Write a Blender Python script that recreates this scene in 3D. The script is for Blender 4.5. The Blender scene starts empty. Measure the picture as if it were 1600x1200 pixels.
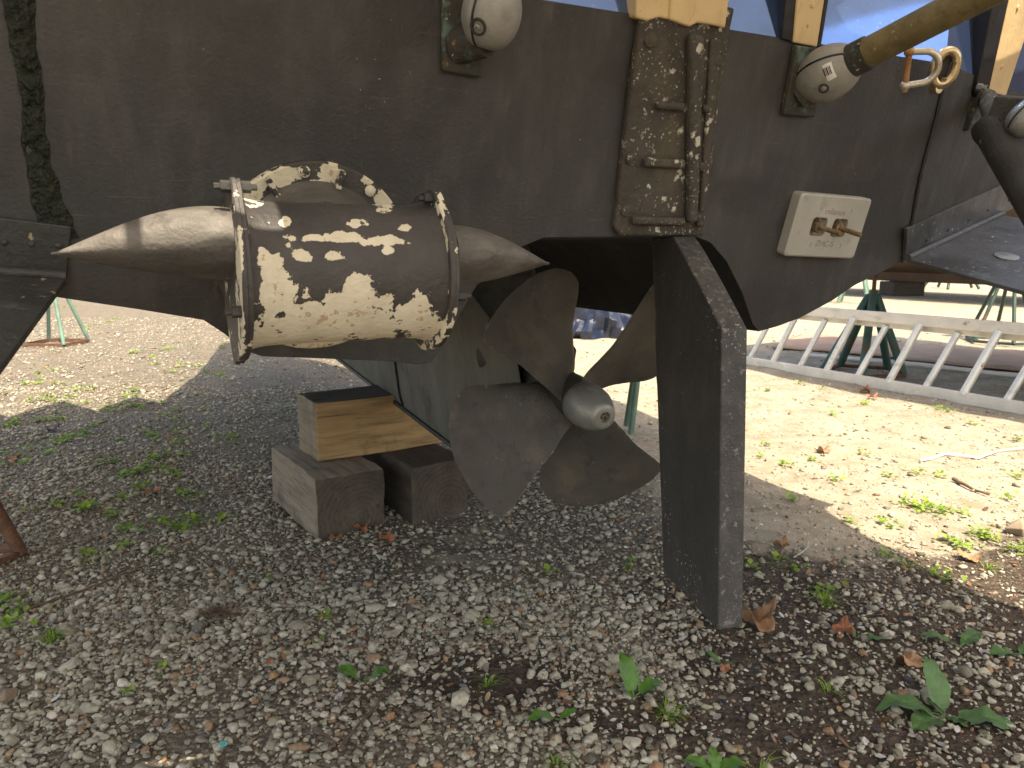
import bpy, bmesh, math, random
import numpy as np
from mathutils import Vector as V, Matrix, noise
from mathutils.geometry import tessellate_polygon
random.seed(7); rng = np.random.default_rng(11)
S = bpy.context.scene; COL = S.collection
rad = math.radians
# ------------------------------------------------------------------ camera
H = 1.15; FPX = 1200.0; PITCH = rad(10)
C0 = V((0, 0, H)); FW = V((0, math.cos(PITCH), -math.sin(PITCH))); UPV = V((0, math.sin(PITCH), math.cos(PITCH))); RT = V((1, 0, 0))
def ray(u, v): return (u-800)/FPX*RT + (600-v)/FPX*UPV + FW
def onpl(u, v, p, n):
    d = ray(u, v); return C0 + d*((p-C0).dot(n)/d.dot(n))
def pix(p):
    d = V(p)-C0; z = d.dot(FW); return 800+FPX*d.dot(RT)/z, 600-FPX*d.dot(UPV)/z
cam = bpy.data.cameras.new('camera'); cob = bpy.data.objects.new('camera', cam); COL.objects.link(cob)
cob.location = C0; cob.rotation_euler = (math.pi/2-PITCH, 0, 0)
cam.sensor_width = 36; cam.lens = 27; cam.clip_start = .02; cam.clip_end = 2000
cam.dof.use_dof = True; cam.dof.focus_distance = 1.65; cam.dof.aperture_fstop = 13
S.camera = cob
# ------------------------------------------------------------------ boat frame
PSI = rad(26); RK = rad(15)
R = V((math.cos(PSI), math.sin(PSI), 0)); FD = V((-math.sin(PSI), math.cos(PSI), 0)); A = -FD; Z = V((0, 0, 1))
N = A*math.cos(RK) - Z*math.sin(RK)          # transom normal, facing aft and a little down
UT = A*math.sin(RK) + Z*math.cos(RK)         # up along the raked transom
AN = C0 + ray(1280, 348)*1.85
def T(u, v, o=0.0): return onpl(u, v, AN+N*o, N)
P0 = T(1035, 370)
def BW(s, f, z): return V((P0.x, P0.y, 0)) + R*s + FD*f + Z*z
def bc(p):
    d = V(p)-P0; return d.dot(R), d.dot(FD), p[2]
def CP(u, v, s=0.0): return onpl(u, v, P0+R*s, R)
def G(u, v, z=0.0): return onpl(u, v, V((0, 0, z)), Z)
SUN_EL = rad(60); SHEET_T = .17
SUN = A*math.cos(SUN_EL) + Z*math.sin(SUN_EL)
# ------------------------------------------------------------------ object helpers
WL = {}
def link(o, parent, w):
    COL.objects.link(o); w = V(w)
    if parent is not None:
        o.parent = parent; o.location = w - WL[parent]
    else: o.location = w
    WL[o] = w; return o
def tag(o, label=None, cat=None, group=None, kind=None):
    for k, v in (('label', label), ('category', cat), ('group', group), ('kind', kind)):
        if v: o[k] = v
    return o
def empty(name, loc, label, cat, group=None):
    o = bpy.data.objects.new(name, None); o.empty_display_size = .05; link(o, None, loc); return tag(o, label, cat, group)
def copy_tree(o, parent=None, loc=None):
    c = o.copy(); COL.objects.link(c)
    if parent is not None: c.parent = parent; c.matrix_parent_inverse.identity()
    if loc is not None: c.location = loc
    for ch in list(o.children): copy_tree(ch, c)
    return c
class MB:
    def __init__(s): s.v = []; s.f = []
    def add(s, vs, fs):
        b = len(s.v); s.v += [V(x) for x in vs]; s.f += [tuple(i+b for i in q) for q in fs]; return s
    def box(s, c, X, Y, Zz, hx, hy, hz):
        c = V(c); vs = [c+X*hx*i+Y*hy*j+Zz*hz*k for i in (-1, 1) for j in (-1, 1) for k in (-1, 1)]
        return s.add(vs, [(0, 1, 3, 2), (4, 6, 7, 5), (0, 4, 5, 1), (2, 3, 7, 6), (0, 2, 6, 4), (1, 5, 7, 3)])
    def prism(s, poly, ext):
        n = len(poly); ext = V(ext); vs = [V(p) for p in poly]+[V(p)+ext for p in poly]
        return s.add(vs, [tuple(range(n-1, -1, -1)), tuple(range(n, 2*n))]+[(i, (i+1) % n, n+(i+1) % n, n+i) for i in range(n)])
    def rings(s, rings, cap0=True, cap1=True, close=True):
        n = len(rings[0]); vs = [p for r in rings for p in r]; fs = []
        for a in range(len(rings)-1):
            for i in range(n if close else n-1):
                j = (i+1) % n; fs.append((a*n+i, a*n+j, (a+1)*n+j, (a+1)*n+i))
        if cap0: fs.append(tuple(range(n-1, -1, -1)))
        if cap1: fs.append(tuple(range((len(rings)-1)*n, len(rings)*n)))
        return s.add(vs, fs)
    def lathe(s, o, ax, prof, n=32, cap=True, X=None):
        ax = V(ax).normalized(); X, Y = basis(ax, X); o = V(o)
        return s.rings([[o+ax*h+(X*math.cos(2*math.pi*i/n)+Y*math.sin(2*math.pi*i/n))*max(r, 1e-5) for i in range(n)] for h, r in prof], cap, cap)
    def cyl(s, a, b, r, r2=None, n=16):
        a = V(a); b = V(b); return s.lathe(a, b-a, [(0, r), ((b-a).length, r if r2 is None else r2)], n)
    def tube(s, path, r, n=10, cap=True, closed=False):
        path = [V(p) for p in path]; m = len(path); rs = []; X = None
        for i, p in enumerate(path):
            if closed: d = path[(i+1) % m]-path[i-1]
            else: d = path[min(i+1, m-1)]-path[max(i-1, 0)]
            d.normalize()
            X = basis(d, X)[0]; Y = d.cross(X); rr = r[i] if isinstance(r, (list, tuple)) else r
            rs.append([p+(X*math.cos(2*math.pi*k/n)+Y*math.sin(2*math.pi*k/n))*rr for k in range(n)])
        if closed: rs.append(rs[0]); return s.rings(rs, False, False)
        return s.rings(rs, cap, cap)
    def ell(s, c, X, Y, Zz, rx, ry, rz, n=24, m=14):
        c = V(c); rs = []
        for a in range(m+1):
            t = math.pi*a/m; rs.append([c+Zz*rz*math.cos(t)+(X*rx*math.cos(2*math.pi*i/n)+Y*ry*math.sin(2*math.pi*i/n))*max(math.sin(t), 1e-4) for i in range(n)])
        return s.rings(rs, True, True)
    def grid(s, fn, nu, nv):
        vs = [fn(i/(nu-1), j/(nv-1)) for i in range(nu) for j in range(nv)]
        return s.add(vs, [(i*nv+j, (i+1)*nv+j, (i+1)*nv+j+1, i*nv+j+1) for i in range(nu-1) for j in range(nv-1)])
    def build(s, name, mat, parent=None, smooth=35, bevel=None, seg=2, label=None, fix=True, origin=None):
        c = V(origin) if origin is not None else sum(s.v, V())/len(s.v)
        me = bpy.data.meshes.new(name); me.from_pydata([tuple(p-c) for p in s.v], [], s.f)
        if fix:
            bm = bmesh.new(); bm.from_mesh(me); bmesh.ops.recalc_face_normals(bm, faces=bm.faces); bm.to_mesh(me); bm.free()
        if smooth:
            me.polygons.foreach_set('use_smooth', [True]*len(me.polygons)); me.set_sharp_from_angle(angle=rad(smooth))
        for m in (mat if isinstance(mat, (list, tuple)) else [mat]): me.materials.append(m)
        o = bpy.data.objects.new(name, me); link(o, parent, c)
        if bevel:
            b = o.modifiers.new('bevel', 'BEVEL'); b.width = bevel; b.segments = seg; b.limit_method = 'ANGLE'; b.angle_limit = rad(40)
        if label: o['label'] = label
        me.update(); return o
def basis(ax, X=None):
    ax = V(ax).normalized()
    if X is None or abs(V(X).normalized().dot(ax)) > .98: X = Z if abs(ax.z) < .9 else V((1, 0, 0))
    X = V(X); X = (X-ax*X.dot(ax)).normalized(); return X, ax.cross(X)
def attr(o, name, fn):
    me = o.data; a = me.attributes.new(name, 'FLOAT', 'POINT'); w = WL[o]
    a.data.foreach_set('value', [float(fn(V(v.co)+w)) for v in me.vertices])
# ------------------------------------------------------------------ materials
def M(name, base, rough=.7, var=.25, vs=6, bump=.15, bs=60, metallic=0, layers=(), detail=6, bdist=.01, spec=.5, coat=0, sub=0, coords='Object'):
    m = bpy.data.materials.new(name); m.use_nodes = True; nt = m.node_tree; nd = nt.nodes; lk = nt.links
    b = nd['Principled BSDF']; b.inputs['Roughness'].default_value = rough; b.inputs['Metallic'].default_value = metallic
    b.inputs['Specular IOR Level'].default_value = spec; b.inputs['Coat Weight'].default_value = coat
    if sub:
        b.inputs['Transmission Weight'].default_value = 0; b.inputs['Subsurface Weight'].default_value = 0
    tc = nd.new('ShaderNodeTexCoord'); co = tc.outputs[coords]; oi = nd.new('ShaderNodeObjectInfo'); va = nd.new('ShaderNodeVectorMath'); va.operation = 'MULTIPLY_ADD'; lk.new(oi.outputs['Random'], va.inputs[0]); va.inputs[1].default_value = (7.3, 11.1, 5.7); lk.new(co, va.inputs[2]); co = va.outputs[0]
    def nz(scale, detail=6, kind='noise', rough=.6, off=0):
        mp = nd.new('ShaderNodeMapping'); mp.inputs['Scale'].default_value = scale if isinstance(scale, (tuple, list)) else (scale,)*3
        mp.inputs['Location'].default_value = (off, off*.7, off*1.3); lk.new(co, mp.inputs['Vector'])
        if kind == 'noise':
            n = nd.new('ShaderNodeTexNoise'); n.inputs['Detail'].default_value = detail; n.inputs['Roughness'].default_value = rough; n.inputs['Scale'].default_value = 1
            lk.new(mp.outputs[0], n.inputs['Vector']); return n.outputs['Fac']
        n = nd.new('ShaderNodeTexVoronoi'); n.inputs['Scale'].default_value = 1; dn_ = nd.new('ShaderNodeTexNoise'); dn_.inputs['Scale'].default_value = 1.7; dn_.inputs['Detail'].default_value = 3; lk.new(mp.outputs[0], dn_.inputs['Vector'])
        vm = nd.new('ShaderNodeVectorMath'); vm.operation = 'MULTIPLY_ADD'; lk.new(dn_.outputs['Color'], vm.inputs[0]); vm.inputs[1].default_value = (1.1, 1.1, 1.1); lk.new(mp.outputs[0], vm.inputs[2]); lk.new(vm.outputs[0], n.inputs['Vector']); return n.outputs['Distance']
    def rings_(scale):
        n = nd.new('ShaderNodeTexWave'); n.wave_type = 'RINGS'; n.rings_direction = 'X'; n.inputs['Scale'].default_value = scale; n.inputs['Distortion'].default_value = 4.5; n.inputs['Detail'].default_value = 3; n.inputs['Detail Scale'].default_value = 1.5
        mp = nd.new('ShaderNodeMapping'); mp.inputs['Location'].default_value = (0, .04, .05); lk.new(tc.outputs['Object'], mp.inputs['Vector']); lk.new(mp.outputs[0], n.inputs['Vector']); return n.outputs['Fac']
    def rng_(src, lo, hi, a=0., b_=1.):
        r = nd.new('ShaderNodeMapRange'); r.inputs[1].default_value = lo; r.inputs[2].default_value = hi; r.inputs[3].default_value = a; r.inputs[4].default_value = b_
        lk.new(src, r.inputs[0]); return r.outputs[0]
    def mix(fac, c1, c2):
        x = nd.new('ShaderNodeMix'); x.data_type = 'RGBA'; lk.new(fac, x.inputs[0])
        for i, c in ((6, c1), (7, c2)):
            if isinstance(c, tuple): x.inputs[i].default_value = (*c, 1)
            else: lk.new(c, x.inputs[i])
        return x.outputs[2]
    k1 = tuple(c*(1-var) for c in base); k2 = tuple(min(1, c*(1+var)) for c in base)
    col = mix(rng_(nz(vs, detail), .3, .7), k1, k2); rg = None; hgt = nz(bs, 5, off=3)
    for L in layers:
        k = L.get('kind', 'noise')
        if k == 'attr':
            at = nd.new('ShaderNodeAttribute'); at.attribute_name = L['attr']; n2 = nz(L.get('scale', 18), 8, off=L.get('off', 5), rough=.62)
            n2 = rng_(n2, .25, .75, -.5, .5)
            mm = nd.new('ShaderNodeMath'); mm.operation = 'MULTIPLY_ADD'; lk.new(n2, mm.inputs[0]); mm.inputs[1].default_value = L.get('amp', 1.); lk.new(at.outputs['Fac'], mm.inputs[2])
            f = rng_(mm.outputs[0], L['lo'], L['hi'])
        elif k == 'island':
            gm = nd.new('ShaderNodeNewGeometry'); f = rng_(gm.outputs['Random Per Island'], L['lo'], L['hi'])
        elif k == 'rings': f = rng_(rings_(L['scale']), L['lo'], L['hi'])
        elif k == 'combo':   # spots only where a broad noise allows
            a_ = rng_(nz(L['scale'], 4, 'voronoi', off=L.get('off', 1)), L['lo'], L['hi']); b2 = rng_(nz(L['scale2'], 4, off=9+L.get('off', 1)), L['lo2'], L['hi2'])
            mm = nd.new('ShaderNodeMath'); mm.operation = 'MULTIPLY'; lk.new(a_, mm.inputs[0]); lk.new(b2, mm.inputs[1]); f = mm.outputs[0]
        else:
            f = rng_(nz(L['scale'], L.get('detail', 6), k, off=L.get('off', 1)), L['lo'], L['hi'])
        if L.get('amt', 1) != 1: f = rng_(f, 0, 1, 0, L['amt'])
        c = L['color']
        if 'color2' in L: c = mix(rng_(nz(L.get('cs', 9), 5, off=12), .35, .65), L['color'], L['color2'])
        col = mix(f, col, c)
        if 'rough' in L:
            if rg is None: rv = nd.new('ShaderNodeValue'); rv.outputs[0].default_value = rough; rg = rv.outputs[0]
            x = nd.new('ShaderNodeMix'); lk.new(f, x.inputs[0]); lk.new(rg, x.inputs[2]); x.inputs[3].default_value = L['rough']; rg = x.outputs[0]
        if L.get('h'):
            mm = nd.new('ShaderNodeMath'); mm.operation = 'MULTIPLY_ADD'; lk.new(f, mm.inputs[0]); mm.inputs[1].default_value = L['h']; lk.new(hgt, mm.inputs[2]); hgt = mm.outputs[0]
    lk.new(col, b.inputs['Base Color'])
    if rg is not None: lk.new(rg, b.inputs['Roughness'])
    else:
        lk.new(rng_(nz(tuple(x*2.3 for x in vs) if isinstance(vs, tuple) else vs*2.3, 5, off=4), .3, .7, max(.05, rough-.1), min(1, rough+.1)), b.inputs['Roughness'])
    if bump:
        bp = nd.new('ShaderNodeBump'); bp.inputs['Strength'].default_value = bump; bp.inputs['Distance'].default_value = bdist; lk.new(hgt, bp.inputs['Height']); lk.new(bp.outputs[0], b.inputs['Normal'])
    m.diffuse_color = (*base, 1); return m
brown = (.0400, .0395, .0385)
SPECK = dict(kind='combo', scale=55, lo=.16, hi=.10, scale2=5, lo2=.5, hi2=.62, color=(.45, .43, .36), h=.6)
antifoul = M('antifouling', brown, .62, .22, (5, 5, 2), .25, 140, layers=[
    dict(scale=(26, 26, 1.1), lo=.48, hi=.70, color=(.074, .071, .067), amt=.6, off=2),
    dict(scale=(45, 45, 2.2), lo=.56, hi=.75, color=(.035, .030, .028), amt=.5, off=8),
    dict(scale=(3.2, 3.2, 4.5), lo=.52, hi=.61, color=(.024, .022, .022), amt=.65, off=21, detail=9),
    dict(scale=(11, 11, 8), lo=.6, hi=.66, color=(.036, .030, .027), amt=.6, off=31, detail=9),
    dict(kind='combo', scale=42, lo=.07, hi=.04, scale2=3.2, lo2=.60, hi2=.68, color=(.5, .48, .42), off=3),
    dict(scale=(5, 5, 150), lo=.66, hi=.70, color=(.12, .11, .10), amt=.35, off=51), dict(scale=(160, 160, 3), lo=.68, hi=.72, color=(.13, .12, .105), amt=.35, off=61),
    dict(scale=(20, 20, 1.4), lo=.64, hi=.72, color=(.12, .10, .075), amt=.4, off=71),
    dict(scale=90, lo=.68, hi=.74, color=(.2, .18, .14), amt=.5, off=41)])
hull_dark = M('bottom_paint', (.032, .030, .028), .7, .25, 5, .25, 90, layers=[dict(scale=(8, 8, 20), lo=.55, hi=.7, color=(.075, .068, .058), amt=.6)])
keelmat = M('keel_paint', (.105, .106, .094), .6, .3, (6, 6, 2.5), .2, 110, layers=[
    dict(scale=(14, 14, 3), lo=.52, hi=.7, color=(.15, .15, .125), amt=.6, off=4), dict(scale=(7, 7, 5), lo=.55, hi=.63, color=(.04, .042, .036), amt=.7, off=14, detail=8)])
blackp = M('black_metal', (.035, .034, .032), .55, .3, 14, .25, 120, layers=[dict(scale=40, lo=.62, hi=.7, color=(.12, .12, .1), amt=.7)])
bracketm = M('bracket_paint', (.062, .054, .045), .8, .3, 14, .6, 130, bdist=.012, layers=[
    dict(scale=(20, 20, 8), lo=.52, hi=.66, color=(.11, .09, .055), amt=.6, off=5),
    dict(kind='combo', scale=36, lo=.30, hi=.22, scale2=10, lo2=.5, hi2=.55, color=(.55, .53, .44), h=.8),
    dict(kind='combo', scale=110, lo=.26, hi=.18, scale2=9, lo2=.45, hi2=.56, color=(.38, .37, .31), off=17),
    dict(scale=55, lo=.62, hi=.7, color=(.03, .035, .02), amt=.7, off=23)])
rudderm = M('rudder_paint', (.038, .0365, .036), .6, .25, (7, 7, 2), .35, 170, layers=[
    dict(kind='attr', attr='wear', scale=75, amp=1.6, lo=1.32, hi=1.44, color=(.19, .18, .16), off=7, amt=.8), dict(kind='attr', attr='wear', scale=28, amp=1.2, lo=.85, hi=1.35, color=(.085, .078, .068), off=17, amt=.6),
    dict(scale=(30, 30, 2.5), lo=.54, hi=.7, color=(.033, .031, .031), amt=.6, off=6), dict(scale=(5, 5, 3), lo=.56, hi=.68, color=(.066, .061, .057), amt=.6, off=3, detail=9),
    dict(kind='combo', scale=95, lo=.22, hi=.12, scale2=10, lo2=.55, hi2=.60, color=(.42, .42, .38), h=.5), dict(kind='combo', scale=230, lo=.22, hi=.12, scale2=16, lo2=.42, hi2=.56, color=(.24, .235, .21), off=33, amt=.8), dict(kind='combo', scale=190, lo=.28, hi=.15, scale2=6, lo2=.42, hi2=.6, color=(.018, .017, .017), off=43, amt=.8, h=-.5),
    dict(scale=150, lo=.66, hi=.72, color=(.15, .145, .13), amt=.8, off=27)])
bladem = M('blade_bronze', (.062, .057, .050), .5, .25, 7, .35, 210, metallic=.25, layers=[
    dict(kind='attr', attr='wear', scale=55, amp=1.5, lo=.95, hi=1.15, color=(.20, .155, .095), off=7, amt=.8, rough=.4),
    dict(scale=8, lo=.5, hi=.66, color=(.118, .102, .074), amt=.65, off=2, detail=8), dict(scale=26, lo=.58, hi=.66, color=(.036, .034, .033), amt=.6, off=9),
    dict(kind='combo', scale=60, lo=.14, hi=.08, scale2=8, lo2=.55, hi2=.62, color=(.4, .39, .34), off=5), dict(scale=70, lo=.66, hi=.71, color=(.14, .075, .04), amt=.7, off=12)])
cream2 = (.66, .60, .46)
thrm = M("thruster_paint", (.042, .0375, .035), .55, .3, 9, .3, 120, layers=[
    dict(scale=(16, 16, 10), lo=.5, hi=.68, color=(.070, .060, .051), amt=.7, off=3),
    dict(kind='attr', attr='peel', scale=44, amp=2.6, lo=-.16, hi=-.05, color=(.022, .018, .015), off=5, amt=.75),  # dirt rim round the flakes, also painting in an edge shadow
    dict(kind='attr', attr='peel', scale=44, amp=2.6, lo=-.04, hi=.0, color=(.56, .50, .37), color2=cream2, cs=22, h=-1.2, off=5, rough=.75),
    dict(kind='attr', attr='peel', scale=70, amp=2.2, lo=1.22, hi=1.34, color=(.34, .18, .07), off=19, amt=.6)])
conem = M('fairing_paint', (.095, .085, .075), .6, .3, (8, 8, 14), .3, 110, layers=[
    dict(scale=(6, 18, 30), lo=.5, hi=.66, color=(.16, .145, .125), amt=.8, off=3), dict(scale=30, lo=.56, hi=.66, color=(.05, .042, .038), amt=.7, off=9),
    dict(kind='combo', scale=60, lo=.12, hi=.08, scale2=8, lo2=.5, hi2=.6, color=(.5, .47, .38), off=5)])
zinc = M('zinc', (.40, .39, .345), .55, .10, 12, .12, 160, metallic=.15, layers=[dict(scale=30, lo=.58, hi=.72, color=(.27, .255, .21), amt=.6), dict(scale=9, lo=.6, hi=.7, color=(.48, .46, .41), amt=.5, off=6)])
zincc = M('zinc_collar', (.27, .265, .24), .5, .12, 14, .2, 150, metallic=.2, layers=[dict(scale=24, lo=.54, hi=.70, color=(.19, .18, .155), amt=.7), dict(scale=11, lo=.58, hi=.7, color=(.36, .35, .32), amt=.6, off=6), dict(scale=60, lo=.66, hi=.71, color=(.09, .085, .07), amt=.8, off=16)])
zincg = M('zinc_dull', (.30, .31, .29), .42, .2, 14, .15, 150, metallic=.55, layers=[dict(scale=22, lo=.55, hi=.68, color=(.17, .18, .17), amt=.6, off=3), dict(scale=45, lo=.62, hi=.7, color=(.5, .49, .44), amt=.6, off=8)])
rustb = M('rusty_bolt', (.19, .125, .06), .6, .4, 60, .4, 250, metallic=.35, layers=[dict(scale=80, lo=.52, hi=.64, color=(.33, .26, .16), amt=.8), dict(scale=60, lo=.58, hi=.66, color=(.05, .03, .02), amt=.8, off=6)])
creamp = M('cream_paint', (.62, .46, .25), .45, .12, 8, .15, 90, layers=[dict(scale=(50, 50, 5), lo=.55, hi=.75, color=(.42, .27, .12), amt=.55), dict(scale=60, lo=.68, hi=.72, color=(.25, .13, .05), amt=.8, off=5)])
navy = M('navy_gloss', (.14, .24, .52), .035, .10, 5, .012, 30, metallic=.85, coat=.3, layers=[dict(kind='combo', scale=75, lo=.13, hi=.07, scale2=4, lo2=.4, hi2=.6, color=(.5, .52, .55)), dict(scale=(2, 2, 5), lo=.58, hi=.75, color=(.08, .085, .10), amt=.5, off=6)])
seam_shade = M('seam_shade_black', (.012, .012, .014), .35, .2, 8, .1, 60)  # black for seams, barcode and the strips painted as shadow beside battens
tubem = M('bronze_tube', (.17, .135, .062), .55, .3, (14, 14, 14), .25, 160, metallic=.3, layers=[dict(scale=30, lo=.55, hi=.68, color=(.08, .065, .03), amt=.7), dict(scale=70, lo=.64, hi=.7, color=(.35, .31, .2), amt=.6, off=7)])
verdm = M('verdigris_plate', (.040, .038, .030), .75, .35, 20, .5, 130, layers=[
    dict(scale=26, lo=.56, hi=.66, color=(.12, .2, .17), amt=.7, off=3), dict(kind='combo', scale=60, lo=.22, hi=.14, scale2=12, lo2=.52, hi2=.6, color=(.4, .38, .28)), dict(scale=40, lo=.64, hi=.69, color=(.26, .13, .04), amt=.7, off=8)])
bronze = M('polished_bronze', (.62, .49, .30), .24, .2, 14, .1, 90, metallic=.85, layers=[dict(scale=24, lo=.6, hi=.68, color=(.25, .12, .04), amt=.8, rough=.7)])
steelw = M('weathered_steel', (.55, .51, .43), .3, .15, 10, .08, 80, metallic=.7, layers=[dict(scale=20, lo=.6, hi=.7, color=(.3, .2, .1), amt=.6)])
rustpin = M('rusty_pin', (.42, .22, .10), .6, .3, 40, .4, 180, metallic=.3, layers=[dict(scale=50, lo=.55, hi=.65, color=(.62, .5, .36), amt=.8)])
tabd = M('dark_tab_paint', (.040, .040, .038), .55, .3, 8, .3, 90, layers=[dict(scale=5, lo=.52, hi=.64, color=(.02, .02, .019), amt=.8, off=3, detail=8), dict(scale=10, lo=.60, hi=.68, color=(.085, .115, .11), amt=.5, off=9), dict(kind='combo', scale=45, lo=.2, hi=.13, scale2=6, lo2=.52, hi2=.6, color=(.3, .27, .16))])
tabm = M('tab_paint', (.072, .074, .078), .48, .3, 8, .25, 90, layers=[dict(scale=5, lo=.5, hi=.62, color=(.034, .034, .032), amt=.8, off=3, detail=8), dict(scale=12, lo=.6, hi=.7, color=(.13, .18, .19), amt=.5, off=9), dict(kind='combo', scale=45, lo=.2, hi=.13, scale2=6, lo2=.52, hi2=.6, color=(.35, .34, .3))])
algae = M('algae', (.010, .014, .006), .45, .5, 30, .8, 90, bdist=.02, layers=[dict(scale=70, lo=.58, hi=.72, color=(.05, .065, .018), amt=.6)])
grainm = M('timber_end', (.24, .19, .13), .85, .3, (4, 4, 40), .5, 100, layers=[dict(scale=(12, 12, 3), lo=.5, hi=.7, color=(.12, .10, .075), amt=.8, off=3)])
def timber(name, c, dark, paint=None, ax='x'):
    sc = (4, 60, 60)
    ly = [dict(scale=(4.5, 40, 40), lo=.46, hi=.7, color=dark, amt=.75, off=3, detail=8), dict(scale=(1.2, 110, 110), lo=.60, hi=.66, color=tuple(x*.35 for x in dark), amt=.6, off=9), dict(scale=7, lo=.55, hi=.72, color=tuple(x*.6 for x in dark), amt=.75, off=11)]
    if paint: ly.append(dict(scale=(14, 14, 10), lo=.69, hi=.72, color=paint, off=29, amt=.85))
    return M(name, c, .8, .25, (3, 20, 20), .5, (4, 90, 90), layers=ly)
wood_new = timber('timber_pale', (.42, .275, .135), (.17, .10, .045), (.06, .17, .33))
wood_old = timber('timber_old', (.25, .20, .145), (.11, .085, .06))
wood_dark = timber('timber_dark', (.072, .058, .044), (.030, .025, .021))
end_dark = M('timber_end_dark', (.075, .060, .045), .85, .3, 12, .5, 90, layers=[dict(kind='rings', scale=15, lo=.5, hi=.85, color=(.038, .031, .025), amt=.42), dict(scale=9, lo=.5, hi=.65, color=(.12, .098, .072), amt=.6, off=4), dict(scale=50, lo=.6, hi=.68, color=(.02, .017, .014), amt=.7, off=9)])
def metalpaint(name, c, rust=.6):
    return M(name, c, .6, .25, 9, .25, 70, layers=[dict(scale=9, lo=rust, hi=rust+.08, color=(.13, .055, .025), off=4, detail=8), dict(scale=40, lo=.64, hi=.7, color=(.05, .035, .02), amt=.6, off=8)])
green = metalpaint('green_paint', (.035, .095, .072), .58)
greenp = metalpaint('pale_green_paint', (.10, .18, .135), .64)
greend = metalpaint('dark_green_paint', (.025, .055, .038), .62)
rustm = M('rust', (.12, .055, .03), .85, .4, 18, .5, 110, layers=[dict(scale=14, lo=.55, hi=.68, color=(.05, .03, .02), amt=.8), dict(scale=30, lo=.62, hi=.7, color=(.22, .1, .045), amt=.7, off=7)])
alum = M('aluminium', (.74, .72, .66), .42, .12, 6, .08, 80, metallic=.35, layers=[dict(scale=(5, 5, 12), lo=.56, hi=.7, color=(.42, .38, .28), amt=.6, off=3), dict(scale=26, lo=.66, hi=.72, color=(.2, .2, .2), amt=.5, off=9), dict(scale=3.1, lo=.68, hi=.72, color=(.3, .12, .04), off=15)])
cardm = M('cardboard', (.40, .26, .18), .9, .15, 4, .2, 60, layers=[dict(scale=3, lo=.55, hi=.7, color=(.26, .17, .12), amt=.6)])
tarpm = M('tarpaulin', (.014, .021, .043), .30, .2, 5, .3, 9, bdist=.05)
hullb = M('red_brown_bottom', (.10, .065, .045), .8, .25, 1.5, .1, 20)
whiteh = M('white_gelcoat', (.75, .74, .70), .3, .05, 1, 0, 20)
whitep = M('white_plastic', (.72, .71, .68), .5, .08, 10, .05, 40)
# ------------------------------------------------------------------ motor boat
boat = empty('motor_boat', BW(0, .6, 0), 'dark brown antifouled motor yacht stern on timber blocks, with propeller, rudder and peeling thruster', 'boat')
ZW = H+.43                       # top edge of the antifouling on the transom
FWD = 7.2
def zi(p, z):  # slide a transom point up the rake to height z
    return V(p) + UT*((z-p[2])/UT.z)
low = [(-260, 420), (-20, 447), (100, 466), (215, 483), (318, 500), (350, 521), (385, 548), (410, 557), (500, 560), (600, 564), (652, 569), (674, 566), (690, 545), (716, 496), (745, 446), (780, 411), (815, 386), (850, 371), (930, 370), (1010, 370), (1090, 370.5), (1110, 379), (1135, 408), (1160, 458), (1176, 506), (1186, 518), (1215, 510), (1250, 497), (1300, 470), (1335, 446), (1408, 410)]
lowp = [T(u, v) for u, v in low]
wt, wb = T(1470, 140), lowp[-1]
wdir = (wt-wb).normalized(); PS2 = rad(26+13)
N2 = (V((math.sin(PS2), -math.cos(PS2), 0))); e2 = wdir; N2 = (N2-e2*N2.dot(e2)).normalized()
def T2(u, v, o=0.0): return onpl(u, v, wt+N2*o, N2)
R2 = e2.cross(N2); R2 = R2 if R2.dot(R) > 0 else -R2
hull = MB()
wz = wb + wdir*((ZW-wb.z)/wdir.z)
poly = lowp + [wz, zi(lowp[0], ZW)]
hull.add(poly, [tuple(range(len(poly)))])
q2 = [wb, T2(1632, 300), None, wz]; q2[2] = q2[1] + UT*((ZW-q2[1].z)/UT.z)
hull.add(q2, [(0, 1, 2, 3)])
outer = [zi(lowp[0], ZW)] + lowp + [q2[1], q2[2]]
def fwd(p): return p + FD*(FWD-bc(p)[1])
def at_f(p, f, k, dz=0): s_, _, z_ = bc(p); return BW(s_*k-.05*(1-k), f, z_+dz*(1-k))
hull.rings([outer, [at_f(p, 1.15, 1.0) for p in outer], [at_f(p, 2.6, .80) for p in outer], [at_f(p, 4.6, .42, .1) for p in outer], [at_f(p, FWD, .05, .3) for p in outer]], False, True, close=False)
bm_hull = hull.build('hull', antifoul, boat, smooth=30, bevel=.005, label='dark brown antifouled transom with streaks')
# merge the doubled lip vertices so the lip bevels
bm = bmesh.new(); bm.from_mesh(bm_hull.data); bmesh.ops.remove_doubles(bm, verts=bm.verts, dist=1e-4); bmesh.ops.recalc_face_normals(bm, faces=bm.faces); bm.to_mesh(bm_hull.data); bm.free()
bm_hull.data.materials.append(hull_dark)
for p in bm_hull.data.polygons:
    if abs(p.normal.dot(FD)) < .15: p.material_index = 1; p.use_smooth = True
bm_hull.data.set_sharp_from_angle(angle=rad(32))
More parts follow.
